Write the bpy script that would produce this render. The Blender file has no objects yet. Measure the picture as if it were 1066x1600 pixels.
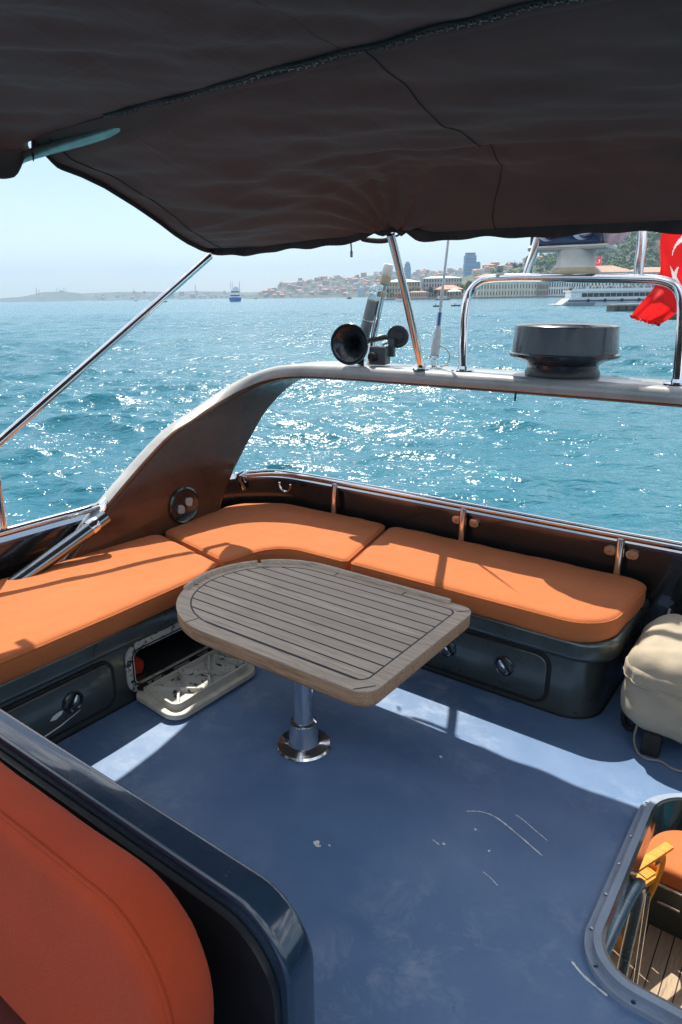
import bpy, bmesh, math, random
import numpy as np
from mathutils import Vector, Matrix, noise
random.seed(7)
rng = np.random.default_rng(11)
PI = math.pi
scene = bpy.context.scene
COL = scene.collection

# ------------------------------------------------------------------ camera and frames
F = 1066.7
CAMPOS = Vector((0, 0, 1.7))
SEA_Z = -3.0
def cam_matrix(horizon, roll):
    pitch = math.atan((800 - horizon) / F)
    return Matrix.Translation(CAMPOS) @ Matrix.Rotation(PI / 2 - pitch, 4, 'X') @ Matrix.Rotation(-math.radians(roll), 4, 'Z')
CAM_W = cam_matrix(462.2, 0.94)          # true camera, sea level
CAM_B = cam_matrix(468.0, 0.0)           # camera in the (slightly heeled) boat frame
HEEL = CAM_W @ CAM_B.inverted()
MB = HEEL @ Matrix(((.809, .588, 0, 0), (-.588, .809, 0, 0), (0, 0, 1, 0), (0, 0, 0, 1)))   # boat frame: s athwart, t aft, z up
ROT_W = CAM_W.to_3x3()

cam_d = bpy.data.cameras.new('camera')
cam = bpy.data.objects.new('camera', cam_d); COL.objects.link(cam)
cam.matrix_world = CAM_W
cam_d.sensor_fit = 'VERTICAL'; cam_d.sensor_height = 36; cam_d.sensor_width = 24
cam_d.lens = F / 1600 * 36
cam_d.clip_start = .02; cam_d.clip_end = 30000
scene.camera = cam

def wray(u, v):
    return ROT_W @ Vector(((u - 533) / F, -(v - 800) / F, -1))
def WP(u, v, dist):                       # world point seen along a sight line at forward distance dist
    d = wray(u, v); return CAMPOS + d * (dist / d.y)
def shore_x(u, dist, v=463):
    return WP(u, v, dist).x
def hgt(u, v, dist):                      # height above the sea of a sight line at that distance
    return WP(u, v, dist).z - SEA_Z

# ------------------------------------------------------------------ node helpers / materials
def mat(name):
    m = bpy.data.materials.new(name); m.use_nodes = True
    nt = m.node_tree
    return m, nt, nt.nodes['Principled BSDF']
def nn(nt, t, **kw):
    n = nt.nodes.new(t)
    for k, v in kw.items():
        if k in n.inputs.keys() if hasattr(n.inputs, 'keys') else False: n.inputs[k].default_value = v
        else: setattr(n, k, v)
    return n
def setin(b, **kw):
    names = {'rough': 'Roughness', 'metal': 'Metallic', 'coat': 'Coat Weight', 'coatr': 'Coat Roughness', 'spec': 'Specular IOR Level',
             'sheen': 'Sheen Weight', 'ior': 'IOR', 'trans': 'Transmission Weight', 'alpha': 'Alpha'}
    for k, v in kw.items(): b.inputs[names[k]].default_value = v
def coords(nt, scale=(1, 1, 1), rot=(0, 0, 0)):
    tc = nt.nodes.new('ShaderNodeTexCoord'); mp = nt.nodes.new('ShaderNodeMapping')
    mp.inputs['Scale'].default_value = scale; mp.inputs['Rotation'].default_value = rot
    nt.links.new(tc.outputs['Object'], mp.inputs['Vector']); return mp.outputs['Vector']
def noise_tex(nt, vec, scale, detail=4, rough=.6, dist=0):
    n = nt.nodes.new('ShaderNodeTexNoise')
    n.inputs['Scale'].default_value = scale; n.inputs['Detail'].default_value = detail
    n.inputs['Roughness'].default_value = rough; n.inputs['Distortion'].default_value = dist
    if vec is not None: nt.links.new(vec, n.inputs['Vector'])
    return n.outputs['Fac']
def ramp(nt, fac, stops):
    r = nt.nodes.new('ShaderNodeValToRGB')
    while len(r.color_ramp.elements) > 1: r.color_ramp.elements.remove(r.color_ramp.elements[0])
    for i, (p, c) in enumerate(stops):
        e = r.color_ramp.elements[0] if i == 0 else r.color_ramp.elements.new(p)
        e.position = p
        e.color = (c, c, c, 1) if isinstance(c, (int, float)) else (*c, 1)
    nt.links.new(fac, r.inputs['Fac']); return r.outputs['Color']
def mixc(nt, fac, a, b, mode='MIX'):
    m = nt.nodes.new('ShaderNodeMix'); m.data_type = 'RGBA'; m.blend_type = mode
    for key, val in ((0, fac), (6, a), (7, b)):
        s = m.inputs[key]
        if isinstance(val, (int, float)): s.default_value = val
        elif isinstance(val, tuple): s.default_value = (*val, 1)
        else: nt.links.new(val, s)
    return m.outputs[2]
def math_n(nt, op, a, b=0.0, c=0.0):
    m = nt.nodes.new('ShaderNodeMath'); m.operation = op
    for i, val in enumerate((a, b, c)):
        if isinstance(val, (int, float)): m.inputs[i].default_value = val
        else: nt.links.new(val, m.inputs[i])
    return m.outputs[0]
def bump(nt, b, height, strength=.3, dist=.01, normal='Normal'):
    n = nt.nodes.new('ShaderNodeBump'); n.inputs['Strength'].default_value = strength; n.inputs['Distance'].default_value = dist
    nt.links.new(height, n.inputs['Height']); nt.links.new(n.outputs['Normal'], b.inputs[normal]); return n
M = {}
def simple(key, color, rough=.5, var=.12, scale=20, bumps=0, bscale=200, **kw):
    m, nt, b = mat(key)
    v = coords(nt)
    f = noise_tex(nt, v, scale, 5)
    c2 = tuple(min(1, x * (1 - var)) for x in color); c1 = tuple(min(1, x * (1 + var)) for x in color)
    nt.links.new(ramp(nt, f, [(.3, c2), (.7, c1)]), b.inputs['Base Color'])
    setin(b, rough=rough, **kw)
    rr = ramp(nt, noise_tex(nt, v, scale * .7, 4), [(.3, max(0, rough * .8)), (.7, min(1, rough * 1.25))])
    nt.links.new(rr, b.inputs['Roughness'])
    if bumps: bump(nt, b, noise_tex(nt, v, bscale, 3), bumps, .004)
    M[key] = m; return m
def gelcoat(key, color, rough=.3, scratch=.5, spec=.5, coat=.6, coatr=.06, metal=0.0, flake=0):
    m, nt, b = mat(key); v = coords(nt)
    f = noise_tex(nt, v, 5, 6, .65)
    col = ramp(nt, f, [(.3, tuple(x * .8 for x in color)), (.7, tuple(x * 1.2 for x in color))])
    # fine scuffs and chips, patchy
    sc = noise_tex(nt, coords(nt, (14, 60, 30)), 3.0, 8, .75, .4)
    mask = ramp(nt, noise_tex(nt, v, 2.6, 3), [(.5, 0), (.72, 1)])
    chip = math_n(nt, 'MULTIPLY', ramp(nt, sc, [(.66, 0), (.72, 1)]), mask)
    chip = math_n(nt, 'MULTIPLY', chip, scratch)
    nt.links.new(mixc(nt, chip, col, (.22, .25, .27)), b.inputs['Base Color'])
    setin(b, metal=metal, spec=spec, coat=coat, coatr=coatr)
    nt.links.new(ramp(nt, noise_tex(nt, v, 9, 5), [(.3, rough * .7), (.75, min(1, rough * 1.5))]), b.inputs['Roughness'])
    bump(nt, b, noise_tex(nt, v, 3.5, 2), .05, .02)
    M[key] = m; return m

def build_materials():
    # blue painted deck with scuffs
    m, nt, b = mat('blue_deck_paint'); v = coords(nt)
    f = noise_tex(nt, v, 2.2, 7, .65, .3)
    base = ramp(nt, f, [(.32, (.080, .160, .325)), (.5, (.103, .192, .365)), (.68, (.132, .225, .40))])
    wear = ramp(nt, noise_tex(nt, v, 7, 9, .75, .6), [(.49, 0), (.64, 1)])
    area = ramp(nt, noise_tex(nt, v, .9, 2), [(.42, 0), (.60, 1)])
    wm = math_n(nt, 'MULTIPLY', wear, area); wm = math_n(nt, 'MULTIPLY', wm, .32)
    c = mixc(nt, wm, base, (.55, .64, .74))
    spk = ramp(nt, noise_tex(nt, v, 38, 3, .5), [(.70, 0), (.74, 1)])
    spk = math_n(nt, 'MULTIPLY', spk, ramp(nt, noise_tex(nt, v, 3.1, 2), [(.52, 0), (.66, .55)]))
    c = mixc(nt, spk, c, (.05, .08, .15))
    st = ramp(nt, noise_tex(nt, coords(nt, (1, 1, 1), (0, 0, .6)), 1.4, 6, .7, 1.2), [(.60, 0), (.75, .35)])
    c = mixc(nt, st, c, (.14, .22, .38))
    nt.links.new(c, b.inputs['Base Color'])
    nt.links.new(ramp(nt, noise_tex(nt, v, 6, 7, .7), [(.3, .36), (.7, .6)]), b.inputs['Roughness'])
    setin(b, spec=.6)
    bump(nt, b, noise_tex(nt, v, 140, 4, .7), .12, .003)
    M['deck'] = m

    gelcoat('dark_gelcoat', (.020, .023, .024), .3, .35, coat=.8, coatr=.05)
    gelcoat('bulwark_gelcoat', (.010, .011, .012), .22, .25, coat=.8, coatr=.04)
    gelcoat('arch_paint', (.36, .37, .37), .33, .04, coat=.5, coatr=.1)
    gelcoat('arch_inner_reflection', (.085, .036, .020), .3, .05, spec=.25, coat=.35, coatr=.06)  # brown base stands in for the orange cushions reflected in the inner face
    gelcoat('bench_gelcoat', (.085, .10, .095), .33, .8, coat=.5, coatr=.1, metal=.6)
    gelcoat('navy_gelcoat', (.016, .035, .065), .22, .8, coat=1.0, coatr=.05)
    gelcoat('coaming_paint', (.26, .33, .44), .45, .5, coat=.2, coatr=.2)
    simple('stair_tube', (.22, .30, .38), .25, metal=.5)  # pale blue-grey base stands in for sky reflected in the polished tube
    simple('hull_paint', (.02, .022, .025), .3)

    m, nt, b = mat('chrome'); v = coords(nt)
    b.inputs['Base Color'].default_value = (.78, .79, .80, 1); setin(b, metal=1)
    nt.links.new(ramp(nt, noise_tex(nt, v, 14, 6, .7), [(.35, .07), (.75, .22)]), b.inputs['Roughness'])
    M['chrome'] = m
    m, nt, b = mat('dull_tube'); v = coords(nt)
    nt.links.new(ramp(nt, noise_tex(nt, v, 20, 5), [(.3, (.30, .33, .30)), (.7, (.42, .45, .41))]), b.inputs['Base Color']); setin(b, metal=.8, rough=.35)
    M['dull_tube'] = m
    m, nt, b = mat('dark_chrome'); b.inputs['Base Color'].default_value = (.30, .35, .40, 1); setin(b, metal=1, rough=.2)
    bump(nt, b, noise_tex(nt, coords(nt), 30, 3), .05, .005); M['dark_chrome'] = m

    def fabric(key, color, weave=900, var=.12, sheen=.06, rough=.85, wr=.25, tex=.25):
        m, nt, b = mat(key); v = coords(nt)
        f = noise_tex(nt, v, 6, 5)
        col = ramp(nt, f, [(.3, tuple(x * (1 - var) for x in color)), (.7, tuple(min(1, x * (1 + var)) for x in color))])
        w1 = noise_tex(nt, coords(nt, (1, 9, 1), (0, 0, .3)), weave * .12, 3, .7)
        col = mixc(nt, .5, col, mixc(nt, w1, tuple(x * .75 for x in color), tuple(min(1, x * 1.25) for x in color)))
        nt.links.new(col, b.inputs['Base Color']); setin(b, rough=rough, sheen=sheen, spec=.2)
        h = math_n(nt, 'ADD', math_n(nt, 'MULTIPLY', w1, tex), math_n(nt, 'MULTIPLY', noise_tex(nt, v, 9, 3, .5, .6), wr * 4))
        bump(nt, b, h, .35, .006)
        M[key] = m
    fabric('orange_fabric', (.48, .145, .048), wr=.55, tex=.5)
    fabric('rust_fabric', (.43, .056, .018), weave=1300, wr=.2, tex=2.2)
    fabric('shaded_rust_fabric', (.075, .018, .014), wr=.2)  # helm seat cloth with its deep shade put into the colour
    fabric('beige_cover', (.40, .345, .265), wr=.5)
    fabric('red_fabric', (.6, .05, .02))
    # canopy cloth, soft creases
    m, nt, b = mat('canopy_cloth')
    v = coords(nt)
    col = ramp(nt, noise_tex(nt, v, 3, 5), [(.3, (.098, .058, .050)), (.7, (.130, .078, .068))])
    nt.links.new(col, b.inputs['Base Color']); setin(b, rough=.75, sheen=.08, spec=.25)
    cr = noise_tex(nt, coords(nt, (1.2, 5, 2), (0, 0, .55)), 1.4, 2, .4, .9)
    cr2 = noise_tex(nt, coords(nt, (9, 2.4, 3), (0, 0, .25)), 1.5, 3, .5, .6)
    h = math_n(nt, 'ADD', cr, math_n(nt, 'MULTIPLY', cr2, .6))
    h = math_n(nt, 'ADD', h, math_n(nt, 'MULTIPLY', noise_tex(nt, v, 420, 2), .03))
    bump(nt, b, h, .30, .03); M['canopy'] = m
    simple('hem_cloth', (.05, .032, .030), .8, bumps=.3, bscale=300)
    simple('zip_tape', (.02, .017, .017), .6, bumps=.5, bscale=500)
    simple('thread', (.012, .01, .01), .8)
    simple('zip_metal', (.25, .25, .24), .35, metal=.8)

    # teak (weathered grey) and its caulk
    def wood(key, a, c, grain=(2, 26, 26), rough=.65, plank=None):
        m, nt, b = mat(key); v = coords(nt, grain)
        f = noise_tex(nt, v, 3.2, 8, .7, .5)
        col = ramp(nt, f, [(.36, tuple(x * .8 for x in a)), (.5, tuple((x + y) / 2 for x, y in zip(a, c))), (.64, c)])
        blot = noise_tex(nt, coords(nt), 4, 4)
        col = mixc(nt, ramp(nt, blot, [(.4, 0), (.7, .5)]), col, tuple((x + y) * .55 for x, y in zip(a, c)))
        if plank:
            axis, width, off, gap, caulk = plank
            tc = nt.nodes.new('ShaderNodeTexCoord'); sp = nt.nodes.new('ShaderNodeSeparateXYZ'); nt.links.new(tc.outputs['Object'], sp.inputs[0])
            t = math_n(nt, 'ADD', math_n(nt, 'DIVIDE', sp.outputs[axis], width), off)
            idx = math_n(nt, 'FLOOR', t); fr = math_n(nt, 'FRACT', t)
            wn = nt.nodes.new('ShaderNodeTexWhiteNoise'); wn.noise_dimensions = '1D'; nt.links.new(idx, wn.inputs['W'])
            col = mixc(nt, .8, col, mixc(nt, wn.outputs['Value'], tuple(x * .78 for x in a), tuple(min(1, x * 1.12) for x in c)), 'MIX') if False else mixc(nt, math_n(nt, 'MULTIPLY', wn.outputs['Value'], .75), col, tuple(x * .7 for x in c))
            line = math_n(nt, 'LESS_THAN', fr, gap)
            col = mixc(nt, line, col, caulk)
        nt.links.new(col, b.inputs['Base Color']); setin(b, spec=.3)
        nt.links.new(ramp(nt, f, [(.2, rough * .85), (.8, min(1, rough * 1.2))]), b.inputs['Roughness'])
        bump(nt, b, f, .25, .004); M[key] = m
    wood('teak_planks', (.44, .36, .295), (.68, .57, .47), plank=(1, .0605, .5, .125, (.018, .022, .03)))
    wood('teak_rim', (.42, .34, .275), (.66, .54, .44))
    wood('teak_edge', (.31, .18, .10), (.52, .34, .22))
    simple('caulk', (.016, .02, .028), .5)
    wood('teak_deck', (.30, .22, .15), (.48, .37, .26), grain=(26, 2, 26), plank=(0, .075, .2, .09, (.02, .02, .02)))
    wood('yellow_wood', (.50, .21, .03), (.72, .34, .055), rough=.35)
    simple('white_plastic', (.62, .62, .58), .4, .08)
    simple('cream_plastic', (.56, .54, .46), .4, .12)
    m, nt, b = mat('worn_white'); v = coords(nt)
    ch = ramp(nt, noise_tex(nt, v, 24, 7, .7, .5), [(.56, 0), (.58, 1)])
    nt.links.new(mixc(nt, ch, (.52, .53, .5), (.02, .02, .02)), b.inputs['Base Color']); setin(b, rough=.5); M['worn_white'] = m
    simple('black_plastic', (.018, .02, .024), .35, .15)
    simple('black_gloss', (.020, .027, .040), .25, .1, coat=.5, coatr=.12)
    simple('black_rubber', (.012, .012, .013), .7)
    simple('grey_bracket', (.05, .056, .064), .4)
    simple('rope_white', (.26, .25, .24), .8, bumps=.6, bscale=250)
    simple('chip_paint', (.8, .82, .82), .6)
    simple('scuff', (.72, .76, .76), .7)
    m, nt, b = mat('clear_plastic'); b.inputs['Base Color'].default_value = (.9, .93, .95, 1); setin(b, rough=.08, trans=.75, ior=1.3); M['clear_plastic'] = m
    simple('blue_liquid', (.16, .30, .62), .25)
    simple('lamp_amber', (.45, .38, .26), .35)
    simple('lamp_white', (.75, .74, .68), .35)
    simple('antenna_white', (.62, .64, .68), .35)
    simple('navy_panel', (.02, .045, .12), .2, coat=1.0, coatr=.03)
    simple('pale_disc', (.5, .62, .78), .15, coat=1.0)
    m, nt, b = mat('pink_dome'); b.inputs['Base Color'].default_value = (.78, .58, .62, 1); setin(b, rough=.12, trans=.45, ior=1.2); M['pink_dome'] = m
    simple('flag_red', (.72, .012, .016), .75, .08)
    simple('flag_white', (.8, .78, .78), .75, .05)
    for k in ('flag_red', 'flag_white'):   # thin cloth lets light through
        nt = M[k].node_tree; b = nt.nodes['Principled BSDF']; out = nt.nodes['Material Output']
        tr = nt.nodes.new('ShaderNodeBsdfTranslucent'); tr.inputs['Color'].default_value = (.8, .02, .02, 1) if 'red' in k else (.8, .75, .75, 1)
        mx = nt.nodes.new('ShaderNodeMixShader'); mx.inputs[0].default_value = .4
        nt.links.new(b.outputs[0], mx.inputs[1]); nt.links.new(tr.outputs[0], mx.inputs[2]); nt.links.new(mx.outputs[0], out.inputs[0])

    # shore
    simple('headland_green', (.06, .085, .07), .95, .5, .012)
    m, nt, b = mat('hill_ground'); v = coords(nt)
    nt.links.new(ramp(nt, noise_tex(nt, v, .022, 8, .7), [(.3, (.025, .045, .028)), (.5, (.055, .075, .05)), (.62, (.13, .115, .10)), (.75, (.05, .07, .045))]), b.inputs['Base Color']); setin(b, rough=.95); M['hill_ground'] = m
    m, nt, b = mat('leaf_green')
    oi = nt.nodes.new('ShaderNodeNewGeometry')
    nt.links.new(ramp(nt, oi.outputs['Random Per Island'], [(0, (.025, .060, .014)), (.35, (.055, .115, .022)), (.7, (.10, .165, .035)), (1, (.15, .18, .05))]), b.inputs['Base Color']); setin(b, rough=.85); M['leaf'] = m
    m, nt, b = mat('dark_leaf'); oi = nt.nodes.new('ShaderNodeNewGeometry')
    nt.links.new(ramp(nt, oi.outputs['Random Per Island'], [(0, (.012, .028, .014)), (1, (.04, .065, .028))]), b.inputs['Base Color']); setin(b, rough=.85); M['dark_leaf'] = m
    simple('bark', (.08, .06, .045), .9)
    for k, c in dict(wall_cream=(.60, .53, .40), wall_pale=(.55, .52, .47), wall_tan=(.40, .32, .23), wall_pink=(.45, .33, .29), wall_grey=(.36, .37, .38), wall_white=(.68, .68, .66),
                     roof_red=(.30, .135, .095), roof_terra=(.48, .235, .165), roof_brown=(.30, .15, .11), roof_green=(.46, .56, .52), tower_blue=(.15, .23, .34), tower_dark=(.09, .14, .22),
                     window_dark=(.04, .045, .05), quay_stone=(.22, .21, .20), dock_concrete=(.09, .095, .085), dock_top=(.25, .25, .23), weed_green=(.05, .07, .03), ferry_white=(.72, .73, .73), ferry_blue=(.02, .06, .20), ferry_grey=(.20, .23, .26),
                     boat_red=(.5, .05, .04), boat_blue=(.03, .13, .42), boat_dark=(.03, .03, .035), cloth_dark=(.05, .05, .06), dome_lead=(.32, .36, .40), parasol=(.75, .72, .62)).items():
        simple(k, c, .7, .12, .3 if k.startswith(('wall', 'roof', 'tower')) else 2)
    # sea
    m, nt, b = mat('sea_water'); v = coords(nt)
    at = nt.nodes.new('ShaderNodeAttribute'); at.attribute_name = 'crest'
    patch = noise_tex(nt, v, .03, 4)
    base = ramp(nt, patch, [(.3, (.012, .110, .165)), (.7, (.019, .145, .200))])
    base = mixc(nt, ramp(nt, at.outputs['Fac'], [(.45, 0), (.9, .6)]), base, (.02, .27, .29))  # teal crests: light shining through the wave tops, put into the colour
    fo = noise_tex(nt, v, 2.4, 8, .75)
    foam = math_n(nt, 'MULTIPLY', ramp(nt, at.outputs['Fac'], [(.80, 0), (.95, 1)]), ramp(nt, fo, [(.5, 0), (.6, 1)]))
    nt.links.new(mixc(nt, foam, base, (.75, .8, .8)), b.inputs['Base Color'])
    setin(b, ior=1.333, rough=.07)
    nt.links.new(math_n(nt, 'ADD', math_n(nt, 'MULTIPLY', foam, .5), .165), b.inputs['Roughness'])
    w1 = noise_tex(nt, coords(nt, (1, 1.7, 1), (0, 0, .35)), 1.7, 3.5, .55, .5)
    w2 = noise_tex(nt, coords(nt, (1, 2.0, 1), (0, 0, -.2)), .42, 4, .55, .3)
    w3 = noise_tex(nt, coords(nt, (1, 1.5, 1), (0, 0, .1)), .09, 4, .6, .2)
    h = math_n(nt, 'ADD', math_n(nt, 'MULTIPLY', w1, .32), math_n(nt, 'ADD', math_n(nt, 'MULTIPLY', w2, .7), math_n(nt, 'MULTIPLY', w3, 1.0)))
    bump(nt, b, h, 1.0, .40); M['sea'] = m
build_materials()

# ------------------------------------------------------------------ geometry helpers (boat coordinates unless noted)
def newbm(): return bmesh.new()
def rounded(pts, rad, n=8):
    """polygon with rounded corners; rad: number or list per vertex"""
    out = []; N = len(pts)
    for i in range(N):
        p = Vector(pts[i]).to_2d(); a = Vector(pts[i - 1]).to_2d(); c = Vector(pts[(i + 1) % N]).to_2d()
        r = rad[i] if isinstance(rad, (list, tuple)) else rad
        if r <= 0: out.append((p.x, p.y)); continue
        u = (a - p); v = (c - p); lu, lv = u.length, v.length; u.normalize(); v.normalize()
        ang = math.acos(max(-1, min(1, u.dot(v)))); d = min(r / math.tan(ang / 2), lu * .49, lv * .49); r2 = d * math.tan(ang / 2)
        bis = (u + v).normalized(); cen = p + bis * (r2 / math.sin(ang / 2))
        s0 = p + u * d - cen; s1 = p + v * d - cen
        a0 = math.atan2(s0.y, s0.x); a1 = math.atan2(s1.y, s1.x); da = (a1 - a0 + PI) % (2 * PI) - PI
        for k in range(n + 1):
            t = a0 + da * k / n; out.append((cen.x + r2 * math.cos(t), cen.y + r2 * math.sin(t)))
    res = []
    for q in out:
        if not res or (Vector(q) - Vector(res[-1])).length > 1e-5: res.append(q)
    if (Vector(res[0]) - Vector(res[-1])).length < 1e-5: res.pop()
    return res
def area2(poly): return sum(poly[i - 1][0] * poly[i][1] - poly[i][0] * poly[i - 1][1] for i in range(len(poly)))
def offset(poly, d):
    """grow outwards by d (negative shrinks)"""
    sgn = 1 if area2(poly) > 0 else -1; N = len(poly); out = []
    for i in range(N):
        p0, p, p1 = Vector(poly[i - 1]), Vector(poly[i]), Vector(poly[(i + 1) % N])
        e0 = (p - p0).normalized(); e1 = (p1 - p).normalized()
        n0 = Vector((e0.y, -e0.x)) * sgn; n1 = Vector((e1.y, -e1.x)) * sgn
        b = (n0 + n1); b = b.normalized() if b.length > 1e-6 else n0
        k = max(.4, b.dot(n0)); q = p + b * (d / k); out.append((q.x, q.y))
    return out
def rings(bm, loops, close0=True, close1=True):
    vs = [[bm.verts.new(p) for p in L] for L in loops]
    n = len(vs[0])
    for a, b in zip(vs[:-1], vs[1:]):
        for i in range(n):
            j = (i + 1) % n
            bm.faces.new((a[i], a[j], b[j], b[i]))
    if close0: bm.faces.new(list(reversed(vs[0])))
    if close1: bm.faces.new(vs[-1])
    return vs
def slab(bm, poly, z0, z1, rt=0.0, rb=0.0, n=4, plane=None):
    """prism with rounded top / bottom edges. plane: maps (x,y,z) to space"""
    if area2(poly) < 0: poly = list(reversed(poly))
    prof = []
    if rb > 0:
        for k in range(n + 1): a = PI / 2 * k / n; prof.append((-rb + rb * math.sin(a), z0 + rb - rb * math.cos(a)))
    else: prof.append((0, z0))
    if rt > 0:
        for k in range(n + 1): a = PI / 2 * k / n; prof.append((-rt + rt * math.cos(a), z1 - rt + rt * math.sin(a)))
    else: prof.append((0, z1))
    P = plane or (lambda x, y, z: (x, y, z))
    rings(bm, [[P(x, y, z) for x, y in (offset(poly, d) if abs(d) > 1e-7 else poly)] for d, z in prof])
    return bm
def ring_slab(bm, outer, inner, z0, z1):
    """flat ring between two outlines with the same number of points"""
    L = [[(x, y, z0) for x, y in inner], [(x, y, z0) for x, y in outer], [(x, y, z1) for x, y in outer], [(x, y, z1) for x, y in inner]]
    vs = [[bm.verts.new(p) for p in l] for l in L]; n = len(outer)
    for a in range(4):
        A, B = vs[a], vs[(a + 1) % 4]
        for i in range(n): j = (i + 1) % n; bm.faces.new((A[i], A[j], B[j], B[i]))
    return bm
def box(bm, c, size, rot=None, bev=0.0):
    m = Matrix.Translation(c) @ (rot.to_4x4() if rot is not None else Matrix()) @ Matrix.Diagonal((*size, 1))
    r = bmesh.ops.create_cube(bm, size=1, matrix=m)
    if bev > 0:
        es = list({e for v in r['verts'] for e in v.link_edges})
        bmesh.ops.bevel(bm, geom=es, offset=bev, segments=2, affect='EDGES', profile=.6)
    return bm
def smooth_path(pts, n=8):
    P = [Vector(p) for p in pts]; out = []
    for i in range(len(P) - 1):
        p0 = P[max(0, i - 1)]; p1 = P[i]; p2 = P[i + 1]; p3 = P[min(len(P) - 1, i + 2)]
        for k in range(n):
            t = k / n
            out.append(.5 * ((2 * p1) + (p2 - p0) * t + (2 * p0 - 5 * p1 + 4 * p2 - p3) * t * t + (3 * p1 - p0 - 3 * p2 + p3) * t ** 3))
    out.append(P[-1]); return out
def tube(bm, pts, r, n=12, cap=True, flat=None):
    P = [Vector(p) for p in pts]; N = len(P)
    rad = r if isinstance(r, (list, tuple)) else [r] * N
    T = [(P[min(i + 1, N - 1)] - P[max(i - 1, 0)]).normalized() for i in range(N)]
    up = Vector((0, 0, 1)) if abs(T[0].z) < .9 else Vector((1, 0, 0))
    u = T[0].cross(up).normalized(); loops = []
    for i in range(N):
        u = (u - T[i] * u.dot(T[i])).normalized(); w = T[i].cross(u)
        loops.append([P[i] + (u * math.cos(2 * PI * k / n) + w * math.sin(2 * PI * k / n)) * rad[i] for k in range(n)])
    rings(bm, loops, cap, cap); return bm
def lathe(bm, prof, origin, axis=(0, 0, 1), n=32, cap0=True, cap1=True):
    """prof: (radius, height)"""
    ax = Vector(axis).normalized(); u = ax.orthogonal().normalized(); w = ax.cross(u); o = Vector(origin)
    rings(bm, [[o + ax * h + (u * math.cos(2 * PI * k / n) + w * math.sin(2 * PI * k / n)) * max(r, 1e-4) for k in range(n)] for r, h in prof], cap0, cap1)
    return bm
def grid(bm, f, nu, nv):
    V = [[bm.verts.new(f(i / nu, j / nv)) for j in range(nv + 1)] for i in range(nu + 1)]
    for i in range(nu):
        for j in range(nv): bm.faces.new((V[i][j], V[i + 1][j], V[i + 1][j + 1], V[i][j + 1]))
    return V

ROOTS = {}
def finish(bm, name, material, smooth=40, shift=None):
    bmesh.ops.recalc_face_normals(bm, faces=bm.faces)
    if shift is not None: bmesh.ops.translate(bm, verts=bm.verts, vec=-shift)
    me = bpy.data.meshes.new(name); bm.to_mesh(me); bm.free()
    ms = material if isinstance(material, (list, tuple)) else [material]
    for k in ms: me.materials.append(M[k])
    if smooth:
        me.polygons.foreach_set('use_smooth', [True] * len(me.polygons))
        me.set_sharp_from_angle(angle=math.radians(smooth))
    o = bpy.data.objects.new(name, me); COL.objects.link(o); return o
def props(o, label, cat, group=None):
    o['label'] = label; o['category'] = cat
    if group: o['group'] = group
def thing(name, label, cat, base=(0, 0, 0), group=None, world=False):
    o = bpy.data.objects.new(name, None); COL.objects.link(o)
    o.matrix_world = (Matrix() if world else MB) @ Matrix.Translation(base)
    o.empty_display_size = .1
    props(o, label, cat, group)
    ROOTS[o.name] = Vector(base); return o
def root_base(o):
    while o.parent: o = o.parent
    return ROOTS[o.name]
def part(name, bm, material, parent, smooth=40, label=None):
    o = finish(bm, name, material, smooth, root_base(parent)); o.parent = parent
    if label: o['label'] = label
    return o
def single(name, bm, material, label, cat, base=(0, 0, 0), group=None, smooth=40, world=False):
    o = finish(bm, name, material, smooth, Vector(base))
    o.matrix_world = (Matrix() if world else MB) @ Matrix.Translation(base)
    props(o, label, cat, group); ROOTS[o.name] = Vector(base); return o
def structure(name, bm, material, smooth=40, world=False, kind='structure'):
    o = finish(bm, name, material, smooth); o.matrix_world = Matrix() if world else MB
    o['kind'] = kind; ROOTS[o.name] = Vector((0, 0, 0)); return o
def copy_tree(o, parent=None):
    c = o.copy(); COL.objects.link(c)
    if parent is not None: c.parent = parent
    for ch in list(o.children): copy_tree(ch, c)
    return c
def pillow(o, voxel=.012, it=8, lump=.0):
    r = o.modifiers.new('remesh', 'REMESH'); r.mode = 'VOXEL'; r.voxel_size = voxel; r.use_smooth_shade = True
    s = o.modifiers.new('smooth', 'SMOOTH'); s.factor = .5; s.iterations = it
    if lump:
        t = bpy.data.textures.new('cloth_lumps', 'CLOUDS'); t.noise_scale = .22; t.noise_depth = 2
        d = o.modifiers.new('lumps', 'DISPLACE'); d.texture = t; d.strength = lump; d.mid_level = .5

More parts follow.
